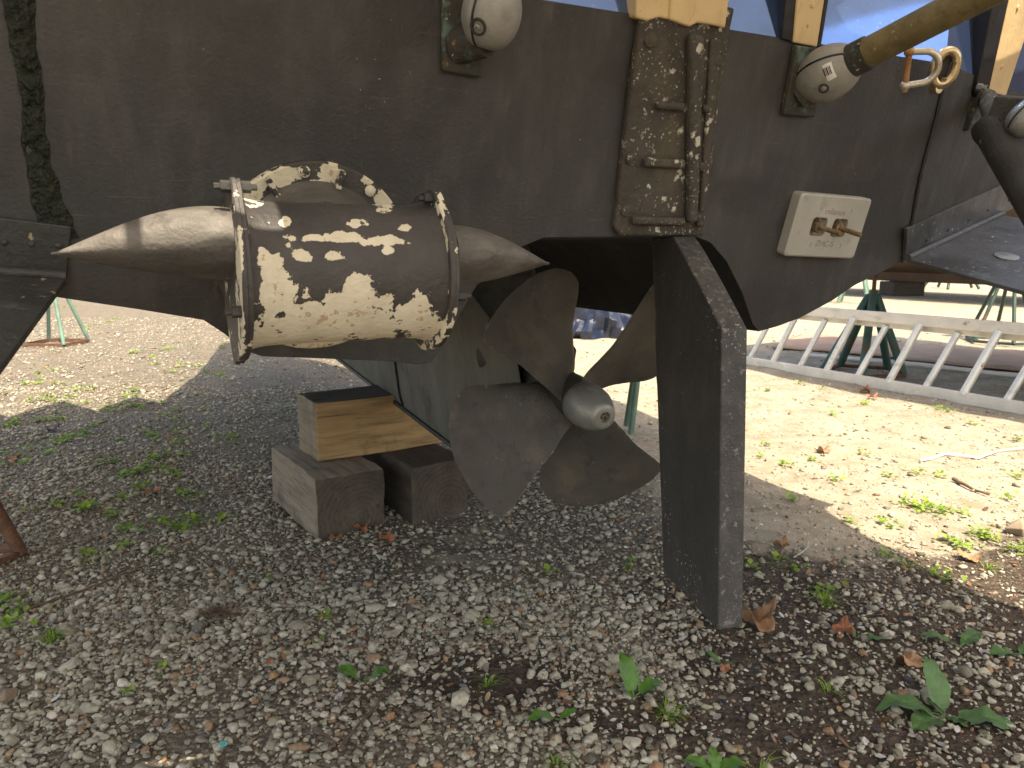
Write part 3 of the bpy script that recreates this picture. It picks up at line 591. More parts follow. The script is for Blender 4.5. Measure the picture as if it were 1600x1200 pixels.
# bronze eye and D shackle
ec = T2(1476, 106, .03); en = (C0-ec).normalized()
exx = (R*.80-FD*.9).normalized(); 
eyN = (C0-ec+R*1.1).normalized(); eX, eY = basis(eyN, UT)
ey = MB(); pth = []
for i in range(48):
    a = 2*math.pi*i/48; pth.append(ec+eX*.036*math.cos(a)+eY*.025*math.sin(a))
ey.tube(pth, .0105, 16, closed=True); eyo = ey.build('eye_ring', bronze, boat, smooth=60, label='pale bronze eye at the transom corner')
MB().cyl(ec-eX*.046-N*.015, ec-eX*.043+N*.004, .012, n=16).build('eye_stem', bronze, eyo)
MB().box(ec-eyN*.012, eX, eY, eyN, .026, .016, .004).build('eye_backing', blackp, eyo, bevel=.003)
MB().lathe(ec-eX*.026-eY*.004, eyN, [(0, .007), (.008, .007), (.0081, .004)], 8).build('bolt', rustb, eyo)
shk = MB(); sc0 = T2(1440, 107, .035); sU = (T2(1420, 78, .035)-T2(1413, 132, .035)).normalized(); sRt = V((1, -.25, .05)); sRt = (sRt-sU*sRt.dot(sU)).normalized()
pt_, pb_ = T2(1421, 81, .035), T2(1414, 134, .035); hh = (pt_-pb_).length
dpath = [pt_+sRt*.002]
for t in np.linspace(90, -90, 17): dpath.append((pt_+pb_)/2+sRt*(.030+.030*math.cos(rad(t)))+sU*hh*.47*math.sin(rad(t)))
dpath.append(pb_+sRt*.002)
sho = shk.tube(dpath, .0072, 14).build('shackle', steelw, boat, smooth=60, label='worn steel D shackle with rusty pin')
MB().cyl(pt_+sU*.010, pb_-sU*.012, .0065, n=14).build('shackle_pin', rustpin, sho)
MB().ell(pt_, sU, sRt, sU.cross(sRt), .010, .011, .010).build('shackle_lug', rustpin, sho, smooth=60); MB().ell(pb_, sU, sRt, sU.cross(sRt), .010, .012, .010).build('shackle_lug', steelw, sho, smooth=60)
# trim tabs
def trimtab(hA, hB, fl, delta, span, nrm, inw, rivets, lab, fn, side, skew=0, ext=.42, tabm=tabm):
    # hA inboard hinge end, hB outboard hinge end
    hd = (hB-hA).normalized(); dn = (A*math.cos(delta)-Z*math.sin(delta)); dn = (dn-hd*dn.dot(hd)).normalized(); dn0 = dn; dn = dn+hd*skew; nn = hd.cross(dn).normalized(); nn = nn if nn.z > 0 else -nn
    b0 = hA+nrm*.016
    pl_ = MB().prism([b0, b0+hd*span, b0+hd*span+dn0*ext, b0+dn*ext], -nn*.011)
    o = pl_.build('trim_tab', tabm, boat, smooth=0, bevel=.002, label=lab)
    MB().prism(fl, nrm*.010).build('hinge_flange', tabm, o, smooth=0, bevel=.002)
    kn = MB().cyl(b0+nn*.003, b0+hd*span+nn*.003, .0085, n=14); kn.build('hinge', tabm, o, smooth=50)
    for p in rivets: MB().lathe(p+nrm*.010, nrm, [(0, .005), (.002, .0045), (.0035, .002), (.0036, 0)], 10, cap=False).build('rivet', blackp, o)
    MB().lathe(b0+hd*.22+dn*.16+nn*.0005, nn, [(0, .03), (.003, .03), (.004, .026)], 28).build('ram_pad', zincg, o)
    return o, b0, hd, dn, nn
hA = T2(1409, 402); hB = T2(1700, 268)
def mid2(a, b, t): return T2(a[0]+(b[0]-a[0])*t, a[1]+(b[1]-a[1])*t)
rv = [mid2((1430, 380), (1610, 292), t) for t in (.07, .25, .43, .60, .78, .95)]
trimtab(hA, hB, [T2(1409, 403), T2(1412, 356), T2(1632, 257), T2(1632, 300)], rad(18), .62, N2, None, rv, 'starboard trim tab, grey worn paint', T2, 1)
hA = T(104, 430, .002); hB = T(-300, 400, .002)
rv = [T(x, 382-(100-x)*.06) for x in (92, 50, 8)]
trimtab(hA, hB, [T(104, 432), T(112, 352), T(-300, 300), T(-300, 398)], rad(16), .62, N, None, rv, 'port trim tab, dark mottled paint', T, -1, .15, .6, tabd)
# hydraulic ram of the starboard tab
r0, r1 = C0+ray(1553, 196)*1.72, C0+ray(1655, 372)*1.60
rdv = (r1-r0).normalized()
ram = MB().lathe(r0, rdv, [(-.012, .030), (-.010, .044), (0, .0465), (.012, .0465), (.022, .044), (.40, .043)], 32).build('trim_ram', blackp, boat, smooth=40, label='black hydraulic ram of the trim tab')
mp = T2(1524, 152); MB().tube([mp-N2*.01, mp+N2*.03, r0+rdv*.0], [.030, .022, .02], 14).build('ram_bracket', verdm, ram, smooth=60)
MB().box(T2(1522, 168, .006), R2, UT, N2, .020, .055, .012).build('bracket_plate', verdm, ram, bevel=.004)
MB().lathe(T2(1527, 136, .018), N2, [(0, .009), (.012, .009), (.0121, .005), (.02, .005)], 6).build('bolt', zincg, ram, smooth=0)
# unseen sheet added overhead to shade the stern, gaps cut to let sun in
ZP = H+.84
def shp(p):  # where a sun ray to p crosses the shade sheet
    p = V(p); q = p+SUN*((ZP-p.z)/SUN.z); s, f, _ = bc(q); return s, f
gl = [G(1040, 655), G(1160, 738), G(1215, 768), G(1262, 775), G(1300, 806), G(1350, 835), G(1410, 862), G(1440, 885), G(1520, 925), G(1600, 955), G(1760, 1040)]
edge = [shp(p) for p in gl]
f_tr = bc(T(800, 300)+UT*0)[1]
fsheet = lambda s: bc(zi(T(800, 100), ZP))[1]+.002
ft = fsheet(0)
outer_l = [(-3.0, 3.0), (-3.0, -2.35), (edge[-1][0]+.1, -2.35)] + [e for e in edge[::-1]]
outer_l += [(edge[0][0]+.05, 2.4), (-.2, 3.2), (-.5, 3.75), (-.8, 3.45), (-1.1, 4.0), (-1.35, 3.6), (-1.6, 4.15), (-1.9, 3.7), (-2.2, 4.3), (-2.5, 3.6), (-3.0, 3.9)]
sun_blue = [(1338, -60), (1343, 10), (1394, 43), (1427, 67), (1462, 88), (1504, 114), (1545, 116), (1640, 140), (1740, 150), (1760, -60)]
hb_ = [shp(T(u, v)) if u < 1470 else shp(T2(u, v)) for u, v in sun_blue]; hb_ = [(min(s_, 1.36), f_) for s_, f_ in hb_]
def slot(lo):
    a = [shp(onpl(u, v, TC+A*o, A)) for u, v, o, _ in lo]
    return a+[(q[0], q[1]+w[3]) for q, w in list(zip(a, lo))[::-1]]
s1 = slot([(96, 405, .012, .02), (140, 410, .030, .05), (199, 414, .045, .075)])
s2 = slot([(226, 412, .048, .085), (270, 398, .055, .09), (320, 380, .06, .10), (352, 366, .065, .10), (395, 360, .08, .12), (442, 358, .08, .12)])
holes2 = [s1, s2, hb_]
loops = [[V((s, f, 0)) for s, f in l] for l in [outer_l]+holes2]
tri = tessellate_polygon(loops); flat = [p for l in loops for p in l]
pm = MB(); pm.add([BW(p.x, p.y, ZP) for p in flat], [tuple(t) for t in tri])
sheet_mat = M('shade_sheet_cloth', (.42, .40, .37), .9, .05, 3, .05, 60)  # translucent, so the added sheet also passes soft light down
nt = sheet_mat.node_tree; t_ = nt.nodes.new('ShaderNodeBsdfTranslucent'); t_.inputs[0].default_value = (SHEET_T*1.0, SHEET_T*.93, SHEET_T*.82, 1); x_ = nt.nodes.new('ShaderNodeAddShader'); b = nt.nodes['Principled BSDF']
nt.links.new(b.outputs[0], x_.inputs[0]); nt.links.new(t_.outputs[0], x_.inputs[1]); nt.links.new(x_.outputs[0], nt.nodes['Material Output'].inputs[0])
pm.build('added_shade_sheet', sheet_mat, boat, smooth=0)
# ------------------------------------------------------------------ timber blocks under the keel
YB = rad(33); bR = V((math.cos(YB), math.sin(YB), 0)); bF = V((-math.sin(YB), math.cos(YB), 0))
def block(name, corner, w, l, h, m, label, along, end=None):
    # corner: near front bottom corner; w along bR, l along bF
    c = corner+bR*w/2+bF*l/2+Z*h/2
    me = MB(); 
    n = 8
    b = bmesh.new(); bmesh.ops.create_cube(b, size=1)
    bmesh.ops.subdivide_edges(b, edges=b.edges, cuts=6, use_grid_fill=True)
    L1, L2 = (l, w) if along == 'f' else (w, l)
    for v in b.verts:
        v.co = V((v.co.x*L1, v.co.y*L2, v.co.z*h)); q = V(v.co)*9+corner*7
        e_ = sum(1 for a_, b_ in ((v.co.x, L1), (v.co.y, L2), (v.co.z, h)) if abs(abs(a_)-b_/2) < .001)
        v.co += V((noise.noise(q), noise.noise(q+V((9, 0, 0))), noise.noise(q+V((0, 9, 0)))))*.007
        if e_ >= 2: v.co *= 1-.018*abs(noise.noise(q*2.5))
    d = bpy.data.meshes.new(name); b.to_mesh(d); b.free(); d.materials.append(m); d.materials.append(end or m); d.materials.append(wood_dark)
    for p in d.polygons:
        if abs(p.normal.x) > .7: p.material_index = 1
        elif along == 'r' and p.normal.z > .7: p.material_index = 2
    o = bpy.data.objects.new(name, d); link(o, None, c); o.rotation_euler = (0, 0, YB+(math.pi/2 if along == 'f' else 0))
    bv = o.modifiers.new('bevel', 'BEVEL'); bv.width = .007; bv.segments = 2; bv.limit_method = 'ANGLE'; bv.angle_limit = rad(50)
    return tag(o, label, 'timber block', 'timber blocks under the keel')
c1 = G(497, 848, -.01); c2 = G(645, 824, -.01)
hB_ = (onpl(497, 750, c1, V((0, 1, 0))).z)-c1.z
wA = (onpl(603, 822, c1, bF)-c1).dot(bR); lA = .62
block('timber_block', c1, wA, lA, hB_, wood_old, 'weathered grey timber block, lower left under the golden block', 'f', end_dark)
wB = (onpl(733, 812, c2, bF)-c2).dot(bR)
block('timber_block', c2, wB, .62, hB_, wood_dark, 'blackened timber block on the gravel just left of the propeller blade', 'f', end_dark)
zt = c1.z+hB_+.003
c3 = onpl(497, 722, V((0, 0, zt)), Z); ht = onpl(495, 630, c3, V((0, 1, 0))).z-zt
block('timber_block', c3, 1.25, .26, ht, wood_new, 'golden timber block with blue paint marks, lying on top of the two darker ones', 'r', grainm)
# ------------------------------------------------------------------ boat stands
def stand(base, height, spread, n, rot, m, mr, label, rl=.022, skew=(0, 0), bars=True, head=.08):
    o = empty('boat_stand', base, label, 'boat stand', 'jack stands propping up boats')
    ap = V(base)+Z*height+V((skew[0], skew[1], 0))
    ft_ = []
    for k in range(n):
        a = rot+2*math.pi*k/n; ft_.append(V(base)+V((math.cos(a)*spread, math.sin(a)*spread, .025)))
    for p in ft_:
        d = (p-ap); t = ap+V((d.x*.09, d.y*.09, 0))
        MB().tube([t, p.lerp(t, .5), p], rl, 14).build('leg', m, o, smooth=60)
    if bars:
        for k in range(n):
            a, b = ft_[k], ft_[(k+1) % n]; MB().box((a+b)/2, (b-a).normalized(), Z.cross((b-a).normalized()), Z, (b-a).length/2, .016, .016).build('base_bar', mr, o)
    MB().cyl(ap-Z*.16, ap+Z*.05, .04, n=18).build('collar', m, o, smooth=40)
    MB().cyl(ap, ap+Z*head, .018, n=14).build('jack_screw', mr, o, smooth=40)
    MB().box(ap+Z*head, V((1, 0, 0)), V((0, 1, 0)), Z, .11, .08, .012).build('top_plate', mr, o, bevel=.004)
    return o
def gz(u, v): return G(u, v)
sA = gz(1348, 584); sh = onpl(1364, 462, sA, V((0, 1, 0))).z
stand(sA, sh, .36, 5, .5, green, rustm, 'green jack stand standing behind the aluminium ladder', .036, (.04, 0), head=.5)
sB = gz(1568, 535); stand(sB, 1.05, .42, 6, .2, greend, greend, 'dark green jack stand with thin legs beyond the right end of the ladder', .022, (.08, .1), head=.2)
sC = gz(1487, 451); stand(sC, 1.1, .75, 5, .3, greend, rustm, 'small far jack stand seen beside the distant keel block', .04, bars=False)
sD = gz(1334, 474); stand(sD, 1.2, .4, 4, .3, greenp, greenp, 'pale green far jack stand just left of the distant keel block', .04, bars=False)
sE = gz(1012, 678); stand(sE, .92, .17, 4, .75, greenp, greenp, 'pale green jack stand seen between the propeller and the rudder', .020, (-.02, .0), bars=False, head=.1)
sF = gz(88, 538); stand(sF, .95, .36, 4, .75, greenp, rustm, 'green jack stand with rusty base bars behind the port trim tab', .022, head=.3)
sG = gz(-150, 900); stand(sG, 1.0, .36, 4, .42, rustm, rustm, 'rusty brown jack stand at the left edge on the gravel', .024, head=.06)
# ------------------------------------------------------------------ ladder
la, lb = G(1120, 558, .03), G(1760, 668, .03); ld = (lb-la).normalized(); ln_ = (lb-la).length
lup = (Z*.96-FD*0+ (Z.cross(ld))*0).normalized(); ly = Z.cross(ld).normalized(); ly = ly if ly.y > 0 else -ly
lh = onpl(1300, 494, la, ly).z-onpl(1300, 593, la, ly).z
lad = empty('ladder', (la+lb)/2, 'long aluminium extension ladder lying on its edge on the sandy ground', 'ladder')
WL[lad] = V((la+lb)/2)
def stile(z, o, m, h=.044): 
    c = (la+lb)/2+Z*z+ly*o
    mb = MB(); mb.box(c, ld, ly, Z, ln_/2, .004, h); mb.box(c+ly*.014+Z*(h-.003), ld, ly, Z, ln_/2, .0135, .003); mb.box(c+ly*.014-Z*(h-.003), ld, ly, Z, ln_/2, .0135, .003)
    mb.build('rail', m, lad, smooth=0, bevel=.0015)
tilt = .16
stile(.01, 0, alum); stile(lh-.01, tilt, alum); stile(lh-.075, tilt+.05, alum, .028)
k = 0; x = .12
while x < ln_-.05:
    p = la+ld*x; q = p+ld*.0
    a = p+Z*.035+ly*.012; b = p+Z*(lh-.035)+ly*(tilt+.01)+ld*.13
    MB().tube([a, b], .030, 8).build('rung', alum, lad, smooth=0)
    if x+.25 < ln_: a2 = a+ld*.30+ly*.035; b2_ = b+ld*.29+ly*.035-Z*.05; MB().tube([a2, b2_], .027, 8).build('rung', alum, lad, smooth=0)
    x += .62
# cardboard sheets, pipes, tarp, neighbours
def sheet(name, pts, z, m, label, cat, group=None, th=.012, wav=.012):
    ps = [G(u, v) for u, v in pts]
    mb = MB(); a, b, c, d = ps
    fn = lambda s, t: (a*(1-s)+b*s)*(1-t)+(d*(1-s)+c*s)*t+Z*(z+wav*(1+noise.noise(V((s*5, t*4, z*99)))))
    mb.grid(fn, 20, 8); o = mb.build(name, m, None, smooth=60); so = o.modifiers.new('solid', 'SOLIDIFY'); so.thickness = th
    return tag(o, label, cat, group)
sheet('cardboard_sheet', [(1205, 545), (1420, 563), (1440, 541), (1250, 525)], .006, cardm, 'brown cardboard sheet lying flat behind the left half of the ladder', 'cardboard')
sheet('cardboard_sheet', [(1412, 566), (1650, 590), (1650, 556), (1425, 543)], .012, cardm, 'brown cardboard sheet lying behind the right half of the ladder', 'cardboard')
pp = [G(1260, 555, .03), G(1330, 561, .03), G(1440, 570, .03), G(1560, 584, .03), G(1640, 590, .03)]
tag(MB().tube(pp, .022, 10).build('plastic_pipe', whitep, smooth=60), 'white plastic pipe on the ground behind the ladder rungs', 'pipe')
tc_ = G(930, 523)
tm = MB()
def tarpf(s, t):
    a = 2*math.pi*s; r = [1.0, 1.0, .96, .86, .66, .36, .02][min(6, int(t*6.01))]; zz = [0, .10, .26, .40, .52, .60, .62][min(6, int(t*6.01))]
    p = V((math.cos(a)*.58*r, math.sin(a)*.42*r, zz)); q = p*4.5
    k = 1+.34*noise.noise(q)+.42*abs(noise.noise(q*1.9+V((3, 1, 2))))+.12*abs(noise.noise(q*4.5)); return tc_+V((p.x*k, p.y*k, p.z*(1+.25*noise.noise(q*1.3))))
def tarps(s, t):
    t6 = t*6; i = min(5, int(t6)); kk = t6-i; return tarpf(s, i/6+.001).lerp(tarpf(s, (i+1)/6+.001), kk)
to = tm.grid(tarps, 97, 31).build('tarpaulin_bundle', tarpm, smooth=25)
tag(to, 'crumpled dark blue tarpaulin over a low heap, seen through the propeller', 'tarpaulin')
kbp = G(1408, 461)
kbm = MB(); kbm.box(kbp+Z*.17, V((1, .12, 0)).normalized(), V((-.12, 1, 0)).normalized(), Z, .42, .3, .17)
tag(kbm.build('keel_block', wood_dark, smooth=0, bevel=.02), 'dark timber block under the keel of the distant boat', 'timber block')
# distant boat on that block
def simple_hull(name, base, yaw, ln, beam, zk, zc, zs, mats, label):
    X = V((math.cos(yaw), math.sin(yaw), 0)); Y = V((-math.sin(yaw), math.cos(yaw), 0)); o = empty(name, base, label, 'boat')
    st = np.linspace(0, 1, 14); lowr, topr = [], []
    for t in st:
        w = beam/2*(1-max(0, (t-.45)/.55)**2.2); rise = .5*max(0, (t-.6)/.4)**2
        c = V(base)+X*(t-.5)*ln
        lowr.append([c-Y*w+Z*zs*.62, c-Y*w*.94+Z*(zc+rise*.6), c-Y*.12+Z*(zk+.22+rise), c-Y*.10+Z*(zk+rise), c+Y*.10+Z*(zk+rise), c+Y*.12+Z*(zk+.22+rise), c+Y*w*.94+Z*(zc+rise*.6), c+Y*w+Z*zs*.62])
        topr.append([c-Y*w+Z*zs*.62, c-Y*w*1.03+Z*(zs+rise), c+Y*w*1.03+Z*(zs+rise), c+Y*w+Z*zs*.62])
    MB().rings(lowr, True, True, close=False).build('hull_bottom', mats[0], o, smooth=50); MB().rings(topr, True, True, close=False).build('topside', mats[1], o, smooth=50)
    return o
simple_hull('distant_boat', V((kbp.x+.1, kbp.y, 0)), rad(118), 9.5, 3.6, .34, .98, 2.3, (hullb, whiteh), 'distant boat with brown hull bottom resting its keel on a block')
# neighbour above the ladder: its bilge is just out of sight, it shades the ground behind the ladder
nb = empty('neighbour_boat', BW(6.6, 4.2, 0), 'neighbouring boat whose hull shades the ground behind the ladder', 'boat')
lads = bc((la+lb)/2)[0]
prf = [(lads-.30, 1.45, 2.6), (lads-.27, 1.42, 1.45), (lads+1.9, 1.42, 1.22), (lads+3.4, 1.42, 1.35), (lads+3.5, 1.45, 2.6)]
MB().rings([[BW(s, f, z) for s, _, z in prf] for f in (-2.5, 1.0, 4.2)], True, True).build('hull', hullb, nb, smooth=0)
# ------------------------------------------------------------------ ground
def hgt(x, y):
    return (.014*np.sin(1.7*x+.5)*np.sin(2.1*y+1)+.008*np.sin(4.3*x+1.3*y)+.006*np.sin(7.1*y-3.3*x+2)+.004*np.sin(13*x+5*y))*np.exp(-np.maximum(0, y-6)/8)
hole = G(770, 1062); soil1 = G(1240, 1130); soil2 = G(1000, 1120)
def sstep(x, a, b): t = np.clip((x-a)/(b-a), 0, 1); return t*t*(3-2*t)
def fields(x, y):
    wob = .12*np.sin(2.3*x+1.1*y)+.08*np.sin(5.1*y-2*x)+.05*np.sin(11*x+7*y)
    dx, dy = x-P0.x, y-P0.y; s = dx*R.x+dy*R.y+wob; f = dx*FD.x+dy*FD.y+wob*.7
    sand = sstep(s, .55, 1.15)*sstep(f, .1, .75)
    track = np.exp(-((s-.15)/.28)**2)*sstep(f, .5, .9)*(1-sstep(f, 2.0, 3.4))*.42
    sand = np.maximum(sand, track)
    so = np.exp(-(((x-hole.x)/.30)**2+((y-hole.y)/.18)**2))
    so = np.maximum(so, .95*np.exp(-(((x-soil1.x)/.36)**2+((y-soil1.y)/.16)**2)))
    so = np.maximum(so, .8*np.exp(-(((x-soil2.x)/.30)**2+((y-soil2.y)/.14)**2)))
    so = np.maximum(so, .80*sstep(s, .05, .40)*(1-sand)*(f < .6))
    return sand, np.clip(so*(1+.8*wob), 0, 1)
def hfull(x, y):
    sand, so = fields(x, y); return hgt(x, y)-.016*np.exp(-(((x-hole.x)/.16)**2+((y-hole.y)/.08)**2))
xs = np.concatenate([[-600, -200, -60, -25], np.linspace(-9, -3.2, 24), np.linspace(-3, 3, 130), np.linspace(3.2, 9, 24), [25, 60, 200, 600]])
ys = np.concatenate([[-600, -150, -40, -10, -4, -1, 0, .8], np.linspace(1.2, 4.4, 90), np.linspace(4.5, 14, 60), [18, 25, 40, 80, 200, 800]])
gx, gy = np.meshgrid(xs, ys, indexing='ij'); gzv = hfull(gx, gy); sandv, soilv = fields(gx, gy)
gv = np.stack([gx, gy, gzv], -1).reshape(-1, 3); ny = len(ys)
ii, jj = np.meshgrid(np.arange(len(xs)-1), np.arange(ny-1), indexing='ij'); a = (ii*ny+jj).ravel()
gf = np.stack([a, a+ny, a+ny+1, a+1], -1)
gme = bpy.data.meshes.new('ground'); gme.from_pydata(gv.tolist(), [], gf.tolist()); gme.polygons.foreach_set('use_smooth', [True]*len(gme.polygons))
for nm, vv in (('sand', sandv), ('soil', soilv)): gme.attributes.new(nm, 'FLOAT', 'POINT').data.foreach_set('value', vv.reshape(-1).astype(np.float32))
def ground_mat():
    m = bpy.data.materials.new('ground'); m.use_nodes = True; nt = m.node_tree; nd = nt.nodes; lk = nt.links; b = nd['Principled BSDF']; b.inputs['Roughness'].default_value = .92; b.inputs['Specular IOR Level'].default_value = .25
    tc = nd.new('ShaderNodeTexCoord'); co = tc.outputs['Object']
    def N_(sc, d=8, r=.6):
        n = nd.new('ShaderNodeTexNoise'); n.inputs['Scale'].default_value = sc; n.inputs['Detail'].default_value = d; n.inputs['Roughness'].default_value = r; lk.new(co, n.inputs['Vector']); return n
    def rr(src, lo, hi, a=0., c=1.):
        r = nd.new('ShaderNodeMapRange'); r.inputs[1].default_value = lo; r.inputs[2].default_value = hi; r.inputs[3].default_value = a; r.inputs[4].default_value = c; lk.new(src, r.inputs[0]); return r.outputs[0]
    def mx(f, c1, c2):
        x = nd.new('ShaderNodeMix'); x.data_type = 'RGBA'
        if isinstance(f, float): x.inputs[0].default_value = f
        else: lk.new(f, x.inputs[0])
        for i, c in ((6, c1), (7, c2)):
            if isinstance(c, tuple): x.inputs[i].default_value = (*c, 1)
            else: lk.new(c, x.inputs[i])
        return x.outputs[2]
    def mt(op, a_, b_):
        x = nd.new('ShaderNodeMath'); x.operation = op
        for i, c in ((0, a_), (1, b_)):
            if isinstance(c, (int, float)): x.inputs[i].default_value = c
            else: lk.new(c, x.inputs[i])
        return x.outputs[0]
    def at(n): x = nd.new('ShaderNodeAttribute'); x.attribute_name = n; return x.outputs['Fac']
    # small stones from voronoi cells
    v1 = nd.new('ShaderNodeTexVoronoi'); v1.inputs['Scale'].default_value = 58; lk.new(co, v1.inputs['Vector'])
    v2 = nd.new('ShaderNodeTexVoronoi'); v2.inputs['Scale'].default_value = 150; lk.new(co, v2.inputs['Vector'])
    ramp = nd.new('ShaderNodeValToRGB'); lk.new(v1.outputs['Color'], ramp.inputs[0]); el = ramp.color_ramp.elements
    el[0].position = 0; el[0].color = (.11, .092, .07, 1); el[1].position = 1; el[1].color = (.40, .365, .285, 1)
    for p, c in ((.3, (.20, .178, .138, 1)), (.55, (.28, .25, .195, 1)), (.8, (.22, .185, .135, 1))): e = el.new(p); e.color = c
    gap = rr(v1.outputs['Distance'], .62, .42)
    grav = mx(gap, (.085, .064, .045), ramp.outputs[0])
    dirt = mx(rr(N_(7).outputs['Fac'], .35, .65), (.12, .095, .068), (.21, .175, .13))
    g0_ = mx(rr(N_(2.6, 6).outputs['Fac'], .40, .55), grav, dirt); g0_ = mx(.35, g0_, grav)
    sand = mx(rr(N_(3.5, 9, .65).outputs['Fac'], .35, .65), (.25, .207, .148), (.385, .33, .245))
    r2 = nd.new('ShaderNodeValToRGB'); lk.new(v2.outputs['Color'], r2.inputs[0]); r2.color_ramp.elements[0].color = (.22, .18, .13, 1); r2.color_ramp.elements[1].color = (.66, .61, .51, 1)
    pf = mt('MULTIPLY', rr(v2.outputs['Distance'], .42, .34), rr(N_(14, 4).outputs['Fac'], .48, .58)); sand = mx(pf, sand, r2.outputs[0])
    soil = mx(rr(N_(22, 9, .7).outputs['Fac'], .35, .68), (.038, .027, .019), (.115, .085, .06))
    sf = mt('ADD', at('sand'), rr(N_(9, 8).outputs['Fac'], .3, .7, -.3, .3)); of = mt('ADD', at('soil'), rr(N_(16, 8).outputs['Fac'], .3, .7, -.35, .35))
    c = mx(rr(sf, .35, .6), g0_, sand); c = mx(rr(of, .35, .6), c, soil)
    moss = mt('MULTIPLY', rr(N_(3.1, 6).outputs['Fac'], .56, .66), rr(N_(40, 4).outputs['Fac'], .5, .6)); c = mx(mt('MULTIPLY', moss, .6), c, (.075, .085, .03))
    lk.new(c, b.inputs['Base Color'])
    h = mt('ADD', mt('MULTIPLY', rr(v1.outputs['Distance'], .65, 0.), rr(sf, .6, .3, .12, .8)), mt('MULTIPLY', N_(90, 8, .7).outputs['Fac'], .5)); h = mt('ADD', h, mt('MULTIPLY', rr(v2.outputs['Distance'], .5, 0.), .25))
    bp = nd.new('ShaderNodeBump'); bp.inputs['Strength'].default_value = .9; bp.inputs['Distance'].default_value = .012; lk.new(h, bp.inputs['Height']); lk.new(bp.outputs[0], b.inputs['Normal'])
    return m
gme.materials.append(ground_mat()); go = bpy.data.objects.new('ground', gme); COL.objects.link(go); tag(go, kind='structure')
# ------------------------------------------------------------------ gravel (real stones, one object)
def stone_protos(npts, n):
    out = []
    for k in range(n):
        p = rng.normal(size=(npts, 3)); p /= np.linalg.norm(p, axis=1)[:, None]; p *= rng.uniform(.8, 1.05, (npts, 1)); p *= np.array([1, rng.uniform(.6, .95), rng.uniform(.40, .70)])
        b = bmesh.new()
        for q in p: b.verts.new(q)
        r_ = bmesh.ops.convex_hull(b, input=b.verts[:]); bmesh.ops.delete(b, geom=[v for v in b.verts if not v.link_faces], context='VERTS')
        if npts > 12:
            bmesh.ops.bevel(b, geom=b.edges[:], offset=.06, segments=1, affect='EDGES', profile=.5, clamp_overlap=True)
        bmesh.ops.triangulate(b, faces=b.faces[:]); b.verts.index_update()
        out.append((np.array([v.co[:] for v in b.verts]), np.array([[v.index for v in f.verts] for f in b.faces]))); b.free()
    return out
def scatter(n_try, ylo, yhi, protos, smin, smax, dens, sink=.25, xpad=1.08):
    # uniform over the visible wedge of ground
    y = np.sqrt(rng.uniform(ylo**2, yhi**2, n_try)); n_try = int(n_try*1.3); y = np.sqrt(rng.uniform(ylo**2, yhi**2, n_try)); x = rng.uniform(-1, 1, n_try)*(y*.70*xpad+.50)
    keep = rng.uniform(0, 1, n_try) < dens(x, y); x, y = x[keep], y[keep]; n = len(x)
    sz = np.clip(np.exp(rng.normal(math.log((smin+smax)/2*.8), .42, n)), smin, smax*1.5)*.5
    th = rng.uniform(0, 2*np.pi, n); tx = rng.normal(0, .35, n); which = rng.integers(0, len(protos), n); z = hfull(x, y)
    VV, FF = [], []; off = 0
    for k, (pv, pf) in enumerate(protos):
        m = np.where(which == k)[0]
        if not len(m): continue
        c, s = np.cos(th[m]), np.sin(th[m]); ct, st_ = np.cos(tx[m]), np.sin(tx[m])
        p = pv[None]*sz[m][:, None, None]
        y1 = p[..., 1]*ct[:, None]-p[..., 2]*st_[:, None]; z1 = p[..., 1]*st_[:, None]+p[..., 2]*ct[:, None]; x1 = p[..., 0]
        X_ = x1*c[:, None]-y1*s[:, None]+x[m][:, None]; Y_ = x1*s[:, None]+y1*c[:, None]+y[m][:, None]; Z_ = z1+(z[m]+sz[m]*sink)[:, None]
        VV.append(np.stack([X_, Y_, Z_], -1).reshape(-1, 3)); FF.append((pf[None]+(np.arange(len(m))*len(pv))[:, None, None]+off).reshape(-1, 3)); off += len(m)*len(pv)
    return np.concatenate(VV), np.concatenate(FF)
def meshfrom(name, parts, mat, smooth=False):
    vs, fs, o = [], [], 0
    for v, f in parts: vs.append(v); fs.append(f+o); o += len(v)
    v = np.concatenate(vs); f = np.concatenate(fs); me = bpy.data.meshes.new(name); me.vertices.add(len(v)); me.vertices.foreach_set('co', v.astype(np.float32).ravel())
    k = f.shape[1]; me.loops.add(f.size); me.loops.foreach_set('vertex_index', f.astype(np.int32).ravel()); me.polygons.add(len(f)); me.polygons.foreach_set('loop_start', np.arange(0, f.size, k, dtype=np.int32))
    me.update(calc_edges=True); me.materials.append(mat); o_ = bpy.data.objects.new(name, me); COL.objects.link(o_); return o_
